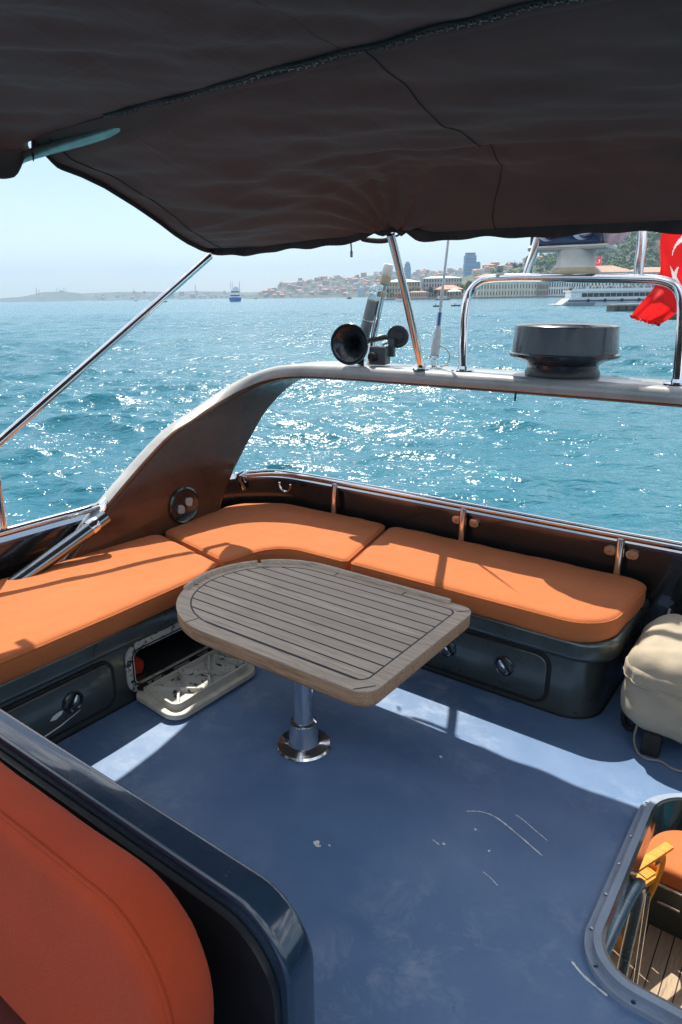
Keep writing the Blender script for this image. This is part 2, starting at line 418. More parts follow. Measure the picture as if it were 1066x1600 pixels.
# ================================================================== THE BOAT (boat frame: s athwart, t aft, z up from the blue deck)
def build_deck():
    bm = newbm()
    hole = rounded([(-.290, 1.470), (.465, 1.470), (.465, 2.346), (-.290, 2.346)], [.135, .135, .165, .165])
    outer = [(-3.05, -2.0), (.88, -2.0), (.88, 3.22), (-3.05, 3.22)]
    ev = []
    for loop in (outer, hole):
        vs = [bm.verts.new((x, y, 0)) for x, y in loop]
        for i in range(len(vs)): ev.append(bm.edges.new((vs[i], vs[(i + 1) % len(vs)])))
    bmesh.ops.triangle_fill(bm, edges=ev, use_beauty=True)
    deck = structure('deck', bm, 'deck', smooth=0)
    hole_v = newbm()     # underside of the deck
    for loop in (outer, hole):
        vs = [hole_v.verts.new((x, y, -.09)) for x, y in loop]
        for i in range(len(vs)): hole_v.edges.new((vs[i], vs[(i + 1) % len(vs)]))
    bmesh.ops.triangle_fill(hole_v, edges=list(hole_v.edges), use_beauty=True)
    u = finish(hole_v, 'deck_underside', 'cream_plastic', 0); u.parent = deck
    # paint chips and scratches lying on the paint
    def streak(pts, w, name='scratch', m='scuff'):
        bm = newbm(); P = smooth_path([(x, y, .0012) for x, y in pts], 8); V = []
        for i, p in enumerate(P):
            d = (P[min(i + 1, len(P) - 1)] - P[max(i - 1, 0)]).normalized(); n = Vector((-d.y, d.x, 0))
            ww = w * (.4 + .9 * random.random()) * (1 if 0 < i < len(P) - 1 else .2)
            V.append((bm.verts.new(p + n * ww), bm.verts.new(p - n * ww)))
        for a, b in zip(V[:-1], V[1:]): bm.faces.new((a[0], b[0], b[1], a[1]))
        o = finish(bm, name, m, 0); o.parent = deck
    streak([(-.80, 1.838), (-.755, 1.868), (-.70, 1.872), (-.62, 1.845), (-.511, 1.80)], .0028)
    streak([(-.655, 1.925), (-.62, 1.915), (-.575, 1.895), (-.519, 1.872)], .0018)
    streak([(-.318, 1.492), (-.275, 1.468), (-.212, 1.450)], .0035)
    streak([(-.64, 1.63), (-.61, 1.622), (-.58, 1.607)], .0018)
    streak([(-.83, 1.655), (-.80, 1.648)], .002)
    for cx, cy, r in ((-1.131, 1.42, .011), (-1.118, 1.412, .007), (-1.09, 1.435, .005), (-.66, 1.72, .004), (-.735, 1.78, .005), (-1.01, 2.05, .006), (-.79, 1.66, .004)):
        bm = newbm(); vs = []
        for k in range(11):
            a = 2 * PI * k / 11; rr = r * (.5 + .9 * random.random())
            vs.append(bm.verts.new((cx + 1.3 * rr * math.cos(a), cy + rr * math.sin(a), .0014)))
        bm.faces.new(vs); o = finish(bm, 'paint_chip', 'chip_paint', 0); o.parent = deck
    return deck
build_deck()

# ---- bulwark with its handrail
bul_in = rounded([(-3.04, -2.0), (.87, -2.0), (.87, 3.2), (-3.04, 3.2)], [.3, .3, .35, .38], 14)
bul = thing('bulwark', 'glossy black bulwark panel enclosing the flybridge behind the orange cushions', 'bulwark', (-1.08, 3.2, 0))
bm = newbm(); ring_slab(bm, offset(bul_in, .10), bul_in, -.45, .605); part('panel', bm, 'bulwark_gelcoat', bul)
bm = newbm(); ring_slab(bm, offset(bul_in, .115), offset(bul_in, -.012), .607, .622); part('capping', bm, 'navy_gelcoat', bul)
rail = thing('stern_handrail', 'long chrome handrail along the top of the black stern bulwark', 'handrail', (-1.08, 3.17, .66))
rp = smooth_path([(-2.93, 2.93, .655), (-2.90, 3.01, .66), (-2.78, 3.125, .662), (-2.60, 3.165, .66), (-2.34, 3.175, .66), (-1.5, 3.175, .66), (-.7, 3.17, .66), (.4, 3.165, .66), (.70, 3.08, .66), (.83, 2.85, .66)], 10)
bm = newbm(); tube(bm, rp, .021, 14); part('rail', bm, 'chrome', rail)
for s in (-2.345, -1.50, -.70, .10):
    bm = newbm(); tube(bm, [(s, 3.165, .645), (s, 3.16, .60), (s + .002, 3.155, .52), (s + .004, 3.15, .40)], .019, 12); part('post', bm, 'chrome', rail)
    if s > -2:
        for d in (-1, 1):
            bm = newbm(); pl = rounded([(s + d * .022 - .001, .548), (s + d * .022 + d * .055, .548), (s + d * .022 + d * .055, .590), (s + d * .022, .590)], .02, 6)
            slab(bm, pl, 3.188, 3.199, plane=lambda x, y, z: (x, z, y))
            b = part('bracket', bm, 'chrome', rail)
            bm = newbm(); lathe(bm, [(.008, 0), (.006, .004), (.001, .005)], (s + d * .055, 3.1885, .569), (0, -1, 0), 10); part('screw', bm, 'dull_tube', b)
# padeye ring on the port stern corner, small plate by the arch
o = newbm(); pts = [(-2.70 + .045 * math.cos(a), 3.12, .60 + .045 * math.sin(a)) for a in np.linspace(PI * .95, PI * 2.05, 16)]
tube(o, pts, .007, 8); part('ring', o, 'chrome', rail)
bm = newbm(); box(bm, (-2.875, 2.93, .64), (.03, .06, .11), Matrix.Rotation(.35, 3, 'X'), .01); part('end_plate', bm, 'chrome', rail)

# ---- port handrail, ending on an oval plate on the arch
pr = thing('side_handrail', 'chrome side handrail on the port bulwark ending in an oval plate on the arch leg', 'handrail', (-3.02, 1.5, .66))
bm = newbm(); tube(bm, smooth_path([(-3.03, -1.6, .665), (-3.03, 0, .665), (-3.03, 1.45, .668), (-3.015, 1.88, .672), (-2.975, 1.985, .690)], 8), .021, 14); part('rail', bm, 'chrome', pr)
for t in (-1.0, .6):
    bm = newbm(); tube(bm, [(-3.03, t, .655), (-3.03, t, .615)], .016, 10); part('post', bm, 'chrome', pr)
bm = newbm()
lathe(bm, [(.001, .0), (.062, .0), (.064, .010), (.05, .016), (.001, .017)], (0, 0, 0), (0, 0, 1), 28)
bmesh.ops.transform(bm, verts=bm.verts, matrix=Matrix.Translation((-2.965, 1.985, .672)) @ Matrix.Rotation(.92, 4, 'X') @ Matrix.Diagonal((.55, 1.0, .7, 1))); part('end_plate', bm, 'chrome', pr)
stay = thing('arch_stay', 'thick dark polished tube sloping down beside the arch leg behind the side cushion', 'tube', (-2.93, 1.7, .55))
bm = newbm(); tube(bm, [(-2.885, 1.955, .655), (-2.90, 1.80, .585), (-2.925, 1.45, .445), (-2.93, 1.30, .385)], .036, 18); part('tube', bm, 'dark_chrome', stay)
bm = newbm(); lathe(bm, [(.040, 0), (.042, .03), (.036, .06), (.02, .075)], (-2.895, 1.86, .613), (.02, .42, .19), 18); part('collar', bm, 'chrome', stay)

# ---- radar arch
arch = thing('radar_arch', 'grey painted radar arch curving from the port side across the stern', 'radar arch', (-1.08, 3.3, 1.3))
ST = [  # s, z, angle of the outward normal (0 = athwart, 90deg = up), half thickness, t front, t back
    (-2.985, .20, 0, .062, 1.42, 2.72), (-2.985, .40, 0, .062, 1.64, 2.76), (-2.985, .67, 0, .060, 1.965, 2.915), (-2.985, .97, 3, .056, 2.40, 3.19), (-2.975, 1.08, 10, .052, 2.66, 3.32),
    (-2.945, 1.165, 28, .048, 2.87, 3.42), (-2.87, 1.235, 48, .045, 3.02, 3.48), (-2.76, 1.275, 68, .044, 3.11, 3.51), (-2.60, 1.292, 82, .043, 3.16, 3.52), (-2.40, 1.298, 88, .043, 3.18, 3.52), (-2.0, 1.300, 90, .043, 3.185, 3.52), (-1.08, 1.302, 90, .043, 3.185, 3.52)]
ST = ST + [(-2.16 - s, z, 180 - a, h, tf, tb) for s, z, a, h, tf, tb in reversed(ST[:-1])]
def interp_st(n=6):
    out = []
    A = np.array(ST)
    for i in range(len(A) - 1):
        for k in range(n):
            t = k / n; p0, p1, p2, p3 = A[max(0, i - 1)], A[i], A[i + 1], A[min(len(A) - 1, i + 2)]
            out.append(.5 * (2 * p1 + (p2 - p0) * t + (2 * p0 - 5 * p1 + 4 * p2 - p3) * t * t + (3 * p1 - p0 - 3 * p2 + p3) * t ** 3))
    out.append(A[-1]); return out
loops = []
for s, z, a, h, tf, tb in interp_st():
    a = math.radians(a); nrm = Vector((-math.cos(a), 0, math.sin(a))); c = Vector((s, 0, z)); L = []
    r = min(h * .95, .05)
    prof = []
    for q0, ct, cn in ((PI, tf + r, h - r), (PI / 2, tb - r, h - r), (0, tb - r, -h + r), (-PI / 2, tf + r, -h + r)):
        for k in range(6):
            q = q0 - PI / 2 * k / 5; prof.append((ct + r * math.cos(q), cn + r * math.sin(q)))
    loops.append([c + nrm * n_ + Vector((0, t_, 0)) for t_, n_ in prof])
bm = newbm(); av = rings(bm, loops); n_ = len(loops[0])
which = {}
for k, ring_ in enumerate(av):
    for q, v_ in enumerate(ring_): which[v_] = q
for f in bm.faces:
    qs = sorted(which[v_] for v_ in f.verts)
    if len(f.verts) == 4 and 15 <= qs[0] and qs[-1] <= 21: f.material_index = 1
part('arch_shell', bm, ('arch_paint', 'arch_inner_reflection'), arch, 50)
# round inspection port on the inner face of the leg
bm = newbm(); lathe(bm, [(.001, 0), (.108, 0), (.108, .012), (.098, .018), (.088, .012), (.001, .012)], (-2.926, 2.492, .578), (1, 0, 0), 40); port = part('inspection_port', bm, 'bulwark_gelcoat', arch)
for ang in (.5, .5 + PI):
    bm = newbm(); cy, cz = 2.492 + .042 * math.cos(ang), .578 + .042 * math.sin(ang)
    pl = [(cy + .032 * math.cos(q) * (1.0 if math.cos(q - ang) < 0 else .6), cz + .032 * math.sin(q) * (1.0 if math.cos(q - ang) < 0 else .6)) for q in np.linspace(0, 2 * PI, 17)[:-1]]
    slab(bm, pl, -2.9139, -2.906, plane=lambda x, y, z: (z, x, y)); part('finger_grip', bm, 'arch_paint', port)
bm = newbm(); tube(bm, [(-1.285, 3.22, 1.262), (-1.285, 3.22, 1.225)], .005, 6); part('drain_pin', bm, 'black_plastic', arch)

# ---- L-shaped bench with lockers
bench = thing('corner_bench', 'dark grey moulded L-shaped bench base with lockers around the blue deck', 'bench', (-1.8, 2.6, 0))
OP = (1.615, 2.085, .075, .232)           # open locker: t0, t1, z0, z1
bm = newbm()
corner = rounded([(-.596, 3.19), (-.596, 2.595), (-2.30, 2.595), (-2.30, OP[1]), (-3.03, OP[1]), (-3.03, 3.19)], [0, .15, .33, 0, 0, .3], 10)
slab(bm, corner, 0, .28)
slab(bm, [(-2.30, -.2), (-2.30, OP[0]), (-3.03, OP[0]), (-3.03, -.2)], 0, .28)
slab(bm, [(-2.30, OP[0]), (-2.30, OP[1]), (-2.72, OP[1]), (-2.72, OP[0])], 0, OP[2]); slab(bm, [(-2.30, OP[0]), (-2.30, OP[1]), (-2.72, OP[1]), (-2.72, OP[0])], OP[3], .28)
slab(bm, [(-2.72, OP[0]), (-2.72, OP[1]), (-3.03, OP[1]), (-3.03, OP[0])], 0, .28)
part('base', bm, 'bench_gelcoat', bench, 50)
ledge = rounded([(-.545, 3.19), (-.545, 2.562), (-2.268, 2.562), (-2.268, -.2), (-3.03, -.2), (-3.03, 3.19)], [0, .17, .35, 0, 0, .3], 12)
bm = newbm(); slab(bm, ledge, .279, .378, .022, .03); part('ledge', bm, 'bench_gelcoat', bench, 60)
bm = newbm(); slab(bm, offset(rounded([(-.596, 3.19), (-.596, 2.595), (-2.30, 2.595), (-2.30, -.2), (-3.03, -.2), (-3.03, 3.19)], [0, .15, .33, 0, 0, .3], 10), .007), .0008, .006); part('sealant_line', bm, 'caulk', bench)
def scuff(parent, pts):
    bm = newbm(); bm.faces.new([bm.verts.new((-2.2845, y, z)) for y, z in pts]); part('scuff_mark', bm, 'scuff', parent, 0)
scuff(bench, [(1.20, .118), (1.225, .112), (1.25, .122), (1.262, .135), (1.245, .140), (1.215, .133)])
scuff(bench, [(1.16, .062), (1.24, .072), (1.33, .098), (1.335, .102), (1.24, .079), (1.16, .068)])
scuff(bench, [(1.08, .085), (1.12, .09), (1.125, .097), (1.09, .094)])
def latch(parent, pos, axis, ang):
    bm = newbm(); lathe(bm, [(.044, 0), (.046, .005), (.040, .009), (.036, .006), (.030, -.006), (.001, -.008)], pos, axis, 28, False, False)
    l = part('latch', bm, 'black_gloss', parent)
    ax = Vector(axis); u = Vector((0, 0, 1)); w = ax.cross(u); d = (u * math.cos(ang) + w * math.sin(ang))
    bm = newbm(); p = Vector(pos) + ax * .006; tube(bm, [p - d * .032, p - d * .01 + ax * .004, p + d * .01 + ax * .004, p + d * .032], [.006, .010, .010, .006], 8); part('handle', bm, 'dark_chrome', l)
def locker_door(poly, face, plane, latches, axis, ang):
    bm = newbm(); slab(bm, poly, face - .006, face + .014, .008, plane=plane); d = part('locker_door', bm, 'bench_gelcoat', bench)
    bm = newbm(); ring_slab2(bm, offset(poly, .014), offset(poly, .002), face - .004, face + .006, plane); part('gasket', bm, 'black_rubber', d)
    for p in latches: latch(d, p, axis, ang)
def ring_slab2(bm, outer, inner, z0, z1, plane):
    L = [[plane(x, y, z0) for x, y in inner], [plane(x, y, z0) for x, y in outer], [plane(x, y, z1) for x, y in outer], [plane(x, y, z1) for x, y in inner]]
    vs = [[bm.verts.new(p) for p in l] for l in L]; n = len(outer)
    for a in range(4):
        A, B = vs[a], vs[(a + 1) % 4]
        for i in range(n): j = (i + 1) % n; bm.faces.new((A[i], A[j], B[j], B[i]))
stern_pl = lambda x, y, z: (x, 2.595 - z, y)
locker_door(rounded([(-1.66, .04), (-.80, .04), (-.80, .262), (-1.66, .262)], .055), 0, stern_pl, [(-.988, 2.5805, .16), (-1.268, 2.5805, .16)], (0, -1, 0), .7)
side_pl = lambda x, y, z: (-2.30 + z, x, y)
locker_door(rounded([(.80, .045), (1.50, .045), (1.50, .245), (.80, .245)], .05), 0, side_pl, [(-2.2855, 1.306, .15)], (1, 0, 0), -.6)
# open locker: white frame, dropped door with its moulded inside up
hole = rounded([(OP[0], OP[2]), (OP[1], OP[2]), (OP[1], OP[3]), (OP[0], OP[3])], .03)
bm = newbm(); ring_slab2(bm, offset(hole, .042), hole, -.003, .010, side_pl); fr = part('locker_frame', bm, 'worn_white', bench)
bm = newbm(); ring_slab2(bm, offset(hole, .012), offset(hole, .006), .0095, .0125, side_pl); part('gasket', bm, 'black_rubber', fr)
for t, z in ((OP[0] - .02, .10), (OP[0] - .02, .20), (1.70, .052), (1.82, .052), (1.95, .052), (2.05, .052)):
    bm = newbm(); lathe(bm, [(.007, 0), (.006, .003), (.001, .004)], (-2.290, t, z), (1, 0, 0), 10); part('screw', bm, 'black_plastic', fr)
dpoly = rounded([(-2.265, 1.575), (-1.995, 1.575), (-1.995, 2.10), (-2.265, 2.10)], [.03, .07, .07, .03])
tilt = lambda x, y, z: (x, y, z + .012 + .10 * (-1.995 - x))
bm = newbm(); slab(bm, dpoly, 0, .022, .006, plane=tilt); od = part('locker_door', bm, 'cream_plastic', bench, label='cream locker door hanging open with its moulded ribbed inside facing up')
ip = offset(dpoly, -.045)
bm = newbm(); ring_slab2(bm, offset(dpoly, -.035), ip, .0215, .052, tilt); part('rim', bm, 'cream_plastic', od)
bm = newbm(); slab(bm, offset(ip, .001), .0205, .026, plane=tilt); part('inner_panel', bm, 'worn_white', od)
for x0, y0, x1, y1 in ((-2.22, 1.64, -2.05, 1.78), (-2.05, 1.64, -2.22, 1.80), (-2.22, 1.82, -2.05, 1.96), (-2.05, 1.82, -2.22, 1.98), (-2.21, 2.0, -2.06, 2.05)):
    bm = newbm(); a, b_ = Vector(tilt(x0, y0, .036)), Vector(tilt(x1, y1, .036)); c = (a + b_) / 2; d = b_ - a
    box(bm, c, (d.length, .010, .022), d.to_track_quat('X', 'Z').to_matrix()); part('rib', bm, 'worn_white', od)
for y in (1.63, 1.78, 1.93, 2.05):
    bm = newbm(); box(bm, tilt(-2.262, y, .03), (.03, .05, .012), None, .003); part('hinge', bm, 'black_plastic', od)
bm = newbm(); bmesh.ops.create_icosphere(bm, subdivisions=3, radius=1)
for v in bm.verts: v.co = Vector((v.co.x * .06 - 2.40, v.co.y * .055 + 1.672, max(v.co.z, -.7) * .045 + .106)) + noise.noise_vector(v.co * 2.2) * .012
single('cloth_bundle', bm, 'red_fabric', 'red cloth bundle stowed inside the open white-framed locker', 'bundle', (-2.40, 1.672, .075))

# ---- cushions
def cushion(poly, z0, z1, label, seam=True):
    bm = newbm(); slab(bm, poly, z0, z1, .028, .02, 4)
    c = thing('seat_cushion', label, 'cushion', (sum(p[0] for p in poly) / len(poly), sum(p[1] for p in poly) / len(poly), z0), 'orange seat cushions on the flybridge bench')
    o = part('cushion_body', bm, 'orange_fabric', c); pillow(o, .0125, 6, .012)
    top = offset(poly, -.0055)
    bm = newbm(); P = [(x, y, z1 - .015) for x, y in top]; tube(bm, P + [P[0]], .0040, 6, False); part('piping', bm, 'orange_fabric', c)
Z0, Z1 = .372, .478
cushion(rounded([(-1.80, 2.545), (-.575, 2.545), (-.54, 3.165), (-1.945, 3.165)], [.03, .19, .10, .05], 8), Z0, Z1, 'long orange seat cushion on the stern bench right of the gap')
cushion(rounded([(-1.815, 2.545), (-1.965, 3.165), (-2.72, 3.15), (-2.985, 2.93), (-2.915, 2.325), (-2.30, 2.195), (-2.26, 2.54)], [.03, .08, .12, .2, .05, .03, .30], 8), Z0, Z1, 'curved orange corner cushion in the angle of the bench behind the table')
cushion(rounded([(-2.315, 2.165), (-2.925, 2.295), (-2.985, 1.4), (-2.985, -.1), (-2.245, -.1), (-2.245, 1.5), (-2.262, 2.05)], [.03, .06, .3, .05, .05, .4, .1], 8), Z0, Z1, 'orange side cushion running forward along the port bench, crossed by a thin shadow')

# ---- table
table = thing('table', 'D-shaped weathered teak table on a chrome pedestal', 'table', (-1.487, 1.794, 0))
def dshape(g=0.0, rc=.07):
    x1, y0, y1 = -1.035 - g, 1.575 + g, 2.372 - g; cx, cy = -1.80, (1.575 + 2.372) / 2; R = (2.372 - 1.575) / 2 - g
    P = rounded([(cx, y0), (x1, y0), (x1, y1), (cx, y1)], [0, rc, rc * .9, 0], 8)
    P += [(cx + R * math.cos(a), cy + R * math.sin(a)) for a in np.linspace(PI / 2, 1.5 * PI, 30)[1:-1]]
    return P
bm = newbm(); slab(bm, dshape(.008), .430, .4965, .006, .02); part('edge_band', bm, 'teak_edge', table, 50)
bm = newbm(); ring_slab(bm, dshape(.006), dshape(.062, .045), .4955, .500); part('border', bm, 'teak_rim', table, 30)
bm = newbm(); ring_slab(bm, dshape(.062, .045), dshape(.069, .04), .4952, .4997); part('caulk_line', bm, 'caulk', table, 30)
bm = newbm(); slab(bm, dshape(.069, .04), .490, .4995); part('planked_top', bm, 'teak_planks', table, 30)
for x, y, dx, dy in ((-1.36, 2.341, 0, .029), (-1.72, 2.341, 0, .029), (-2.055, 2.2, .025, .02), (-2.168, 1.87, .03, .008), (-1.9, 1.62, .008, .028), (-1.08, 1.615, .024, .03), (-1.07, 2.325, .026, .026)):
    bm = newbm(); d = Vector((dx, dy, 0)); n = Vector((-d.y, d.x, 0)).normalized() * .003; c = Vector((x, y, .5006))
    bm.faces.new([bm.verts.new(q) for q in (c - d - n, c + d - n, c + d + n, c - d + n)]); part('butt_joint', bm, 'caulk', table, 0)
def fiddle(pts):
    bm = newbm(); P = smooth_path([(x, y, 0) for x, y in pts], 6); L = []
    for i, p in enumerate(P):
        d = (P[min(i + 1, len(P) - 1)] - P[max(0, i - 1)]).normalized(); n = Vector((-d.y, d.x, 0)) * .010
        L.append([p + n + Vector((0, 0, .497)), p - n + Vector((0, 0, .497)), p - n * .8 + Vector((0, 0, .517)), p + n * .8 + Vector((0, 0, .517))])
    rings(bm, L); part('fiddle_rail', bm, 'teak_rim', table, 30)
cx, cy, R = -1.80, (1.575 + 2.372) / 2, (2.372 - 1.575) / 2 - .016
fiddle([(-1.155, 2.356), (-1.4, 2.356), (-1.62, 2.356)] + [(cx + R * math.cos(a), cy + R * math.sin(a)) for a in np.linspace(PI / 2, 2.42, 6)])
fiddle([(cx + R * math.cos(a), cy + R * math.sin(a)) for a in np.linspace(2.47, 3.6, 8)])
ped = newbm(); lathe(ped, [(.039, .09), (.039, .43)], (-1.487, 1.794, 0), n=36); part('pedestal', ped, 'chrome', table)
bm = newbm(); lathe(bm, [(.001, .0), (.108, .0), (.110, .006), (.104, .014), (.074, .020), (.066, .024), (.050, .105), (.052, .112), (.042, .117), (.038, .118)], (-1.487, 1.794, .0005), n=44); part('flange', bm, 'chrome', table, 35)
bm = newbm(); lathe(bm, [(.11, .0), (.11, .012), (.04, .02)], (-1.487, 1.794, .411), n=30); part('top_flange', bm, 'chrome', table)

# ---- helm seat and the navy coaming behind it
con = thing('helm_coaming', 'glossy navy blue coaming wall behind the rust helm seat', 'coaming', (-1.8, .685, 0))
bm = newbm(); cp = rounded([(-3.02, 0), (-.578, 0), (-.578, .700), (-3.02, .700)], [0, 0, .13, .02], 14)
slab(bm, cp, .650, .722, .012, .012, 4, plane=lambda x, y, z: (x, z, y)); part('wall', bm, 'navy_gelcoat', con, 50)
bm = newbm(); slab(bm, rounded([(-3.02, .01), (-.60, .01), (-.60, .668), (-3.02, .668)], [0, 0, .13, .02], 12), .632, .6495, .004, plane=lambda x, y, z: (x, z, y)); part('inner_panel', bm, 'black_plastic', con)  # black panel carries the shade between coaming and seat in its colour
seat = thing('helm_bench', 'rust orange upholstered helm seat with a thick rounded backrest', 'bench seat', (-1.4, .3, 0))
bp = rounded([(-2.4, .36), (-.628, .36), (-.628, .80), (-2.4, .80)], [.05, .05, .19, .05], 12)
lean = lambda x, y, z: (x, z + (y - .8) * .12, y)
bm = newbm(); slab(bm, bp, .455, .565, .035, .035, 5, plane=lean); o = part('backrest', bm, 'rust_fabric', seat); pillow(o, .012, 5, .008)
for dz in (.470,):
    bm = newbm(); P = [lean(x, y, dz) for x, y in offset(bp, -.006)]; tube(bm, P + [P[0]], .0035, 6, False); part('piping', bm, 'rust_fabric', seat)
bm = newbm(); slab(bm, rounded([(-2.4, -.15), (-.66, -.15), (-.66, .43), (-2.4, .43)], .06), .30, .42, .04, .02); o = part('seat_cushion', bm, 'shaded_rust_fabric', seat); pillow(o, .014, 6, .008)
bm = newbm(); slab(bm, [(-2.4, -.12), (-.68, -.12), (-.68, .60), (-2.4, .60)], 0, .30); part('seat_base', bm, 'black_plastic', seat)

# ---- companionway hatch and what is seen through it
hat = thing('companionway_hatch', 'blue grey painted hatch coaming with screws around the stair opening', 'hatch', (.08, 1.9, 0))
hin = rounded([(-.272, 1.488), (.447, 1.488), (.447, 2.328), (-.272, 2.328)], [.12, .12, .15, .15], 12)
bm = newbm(); ring_slab(bm, offset(hin, .042), offset(hin, -.002), -.02, .018); part('flange', bm, 'coaming_paint', hat, 40)
bm = newbm(); ring_slab(bm, offset(hin, .021), offset(hin, .0), .0175, .038); part('coaming', bm, 'coaming_paint', hat, 40)
bm = newbm(); ring_slab(bm, offset(hin, .001), offset(hin, -.010), -.095, .034); part('inner_lip', bm, 'dark_gelcoat', hat, 40)
op = offset(hin, .0315); N = len(op)
acc = 0; last = None
for i in range(N):
    a, b_ = Vector(op[i]), Vector(op[(i + 1) % N]); L = (b_ - a).length; n = max(1, round(L / .135)) if L > .1 else 1
    for k in range(n):
        q = a.lerp(b_, k / n)
        if last is None or (q - last).length > .10:
            bm = newbm(); lathe(bm, [(.0065, 0), (.006, .002), (.001, .003)], (q.x, q.y, .0185), (0, 0, 1), 10); part('screw', bm, 'dark_chrome', hat); last = q
hr = thing('stair_handrail', 'dark polished tube handrail bending down inside the stair opening', 'handrail', (-.24, 1.8, -.1))
bm = newbm(); tube(bm, smooth_path([(-.272, 1.50, -.07), (-.268, 1.60, -.06), (-.255, 1.84, -.055), (-.246, 1.925, -.06), (-.243, 1.975, -.11), (-.252, 2.03, -.26), (-.275, 2.13, -.62), (-.30, 2.30, -1.2)], 8), .019, 18); part('tube', bm, 'stair_tube', hr)
bm = newbm(); tube(bm, [(-.222, 2.02, -.16), (-.235, 2.2, -.8), (-.24, 2.3, -1.3)], .008, 10); part('stanchion', bm, 'chrome', hr)

bm = newbm(); slab(bm, [(-2.9, .6), (.75, .6), (.75, 4.8), (-2.9, 4.8)], -2.06, -2.0); structure('lower_deck', bm, 'teak_deck', 0)
lb = thing('lower_bench', 'dark bench under an orange cushion on the teak lower deck', 'bench', (-1, 4.2, -2))
bm = newbm(); slab(bm, [(-2.9, 3.78), (.75, 3.78), (.75, 4.75), (-2.9, 4.75)], -1.999, -1.66); part('base', bm, 'bench_gelcoat', lb)
bm = newbm(); slab(bm, [(-2.9, 3.735), (.75, 3.735), (.75, 4.75), (-2.9, 4.75)], -1.659, -1.63, .008, .008); part('trim', bm, 'chrome', lb)
bm = newbm(); box(bm, (-.30, 3.775, -1.80), (.13, .012, .022), None, .005); part('handle', bm, 'chrome', lb)
bm = newbm(); slab(bm, rounded([(-2.85, 3.72), (.72, 3.72), (.72, 4.62), (-2.85, 4.62)], .1), -1.628, -1.50, .035, .02); c = single('bench_cushion', bm, 'orange_fabric', 'sunlit orange cushion on the lower bench seen through the stair opening', 'cushion', (-1, 4.2, -1.628)); pillow(c, .02, 5, .01)
bm = newbm(); slab(bm, rounded([(-2.85, 4.64), (.72, 4.64), (.72, 4.74), (-2.85, 4.74)], .03), -1.60, -1.15, .03, .02); c = single('back_cushion', bm, 'red_fabric', 'red back cushion standing behind the lower orange cushion', 'cushion', (-1, 4.68, -1.6))
hull = thing('yacht_hull', 'dark hull of the motor yacht below the flybridge', 'hull', (-1.08, 2, -3))
bm = newbm(); hp = rounded([(-3.15, -4), (-1.08, -11), (.99, -4), (.99, 4.8), (-3.15, 4.8)], [.6, .6, .6, .3, .3]); ring_slab(bm, hp, offset(hp, -.12), -3.6, -1.02); part('topsides', bm, 'hull_paint', hull)
bm = newbm(); ring_slab(bm, offset(rounded([(-3.04, -2.0), (.87, -2.0), (.87, 1.2), (-3.04, 1.2)], .2), .07), rounded([(-3.04, -2.0), (.87, -2.0), (.87, 1.2), (-3.04, 1.2)], .2), -2.0, -.46); part('deckhouse', bm, 'hull_paint', hull)
ch = thing('folding_chair', 'varnished yellow wooden folding armchair on the teak lower deck', 'chair', (-.55, 3.38, -2))
RC = Matrix.Translation((-.674, 3.585, -2)) @ Matrix.Rotation(-.39, 4, 'Z')
def cpart(name, c, size, rot=None, mat_='yellow_wood', bev=.004):
    bm = newbm(); box(bm, c, size, rot, bev); bmesh.ops.transform(bm, verts=bm.verts, matrix=RC); part(name, bm, mat_, ch)
for i in range(5): cpart('seat_slat', (0, -.20 + i * .095, .45), (.44, .088, .018))
for sx in (-1, 1):
    cpart('seat_rail', (sx * .225, -.0, .432), (.022, .48, .035))
    cpart('armrest', (sx * .245, .02, .655), (.055, .50, .022), None, 'yellow_wood', .008)
    bm = newbm(); tube(bm, smooth_path([(sx * .235, .20, .66), (sx * .235, .24, .55), (sx * .235, .20, .40), (sx * .235, .08, .2), (sx * .235, .06, 0)], 5), .019, 8); bmesh.ops.transform(bm, verts=bm.verts, matrix=RC); part('leg', bm, 'yellow_wood', ch)
    bm = newbm(); tube(bm, [(sx * .235, -.22, .65), (sx * .235, -.14, .3), (sx * .235, -.02, 0)], .018, 8); bmesh.ops.transform(bm, verts=bm.verts, matrix=RC); part('leg', bm, 'yellow_wood', ch)
    cpart('hinge_plate', (sx * .255, .16, .60), (.006, .06, .03), None, 'zip_metal', .002)
    bm = newbm(); tube(bm, [(sx * .20, -.20, .42), (sx * .20, -.28, .92)], .016, 8); bmesh.ops.transform(bm, verts=bm.verts, matrix=RC); part('back_post', bm, 'yellow_wood', ch)
for z in (.70, .80, .90): cpart('back_slat', (0, -.245 - (z - .7) * .16, z), (.40, .016, .06))

# ---- beige covered bundle on chocks, with its lashing
bag = thing('covered_liferaft', 'beige fabric cover over a bulky case on dark chocks at the stern', 'cover', (-.2, 2.75, 0))
bpoly = rounded([(-.497, 2.52), (.35, 2.52), (.35, 3.02), (-.497, 3.02)], .12)
bm = newbm(); slab(bm, bpoly, .085, .44, .12, .07, 6); bmesh.ops.triangulate(bm, faces=[f for f in bm.faces if len(f.verts) > 4]); o = part('cover', bm, 'beige_cover', bag); pillow(o, .012, 5, .05)
t2 = bpy.data.textures.new('cover_folds', 'CLOUDS'); t2.noise_scale = .09; t2.noise_depth = 1
d2 = o.modifiers.new('folds', 'DISPLACE'); d2.texture = t2; d2.strength = .016
def skirt(u, v):
    L = offset(bpoly, .006); k = u * len(L); i = int(k) % len(L); q = Vector(L[i]).lerp(Vector(L[(i + 1) % len(L)]), k - int(k)); c = Vector((-.06, 2.77)); d = (q - c).normalized()
    w = .004 * math.sin(u * 50) + .003 * math.sin(u * 91 + 1); q = q + d * (w * v + .004 - .14 * max(0, .25 - v))
    return (q.x, q.y, .362 - .070 * v + .003 * math.sin(u * 60) * v)
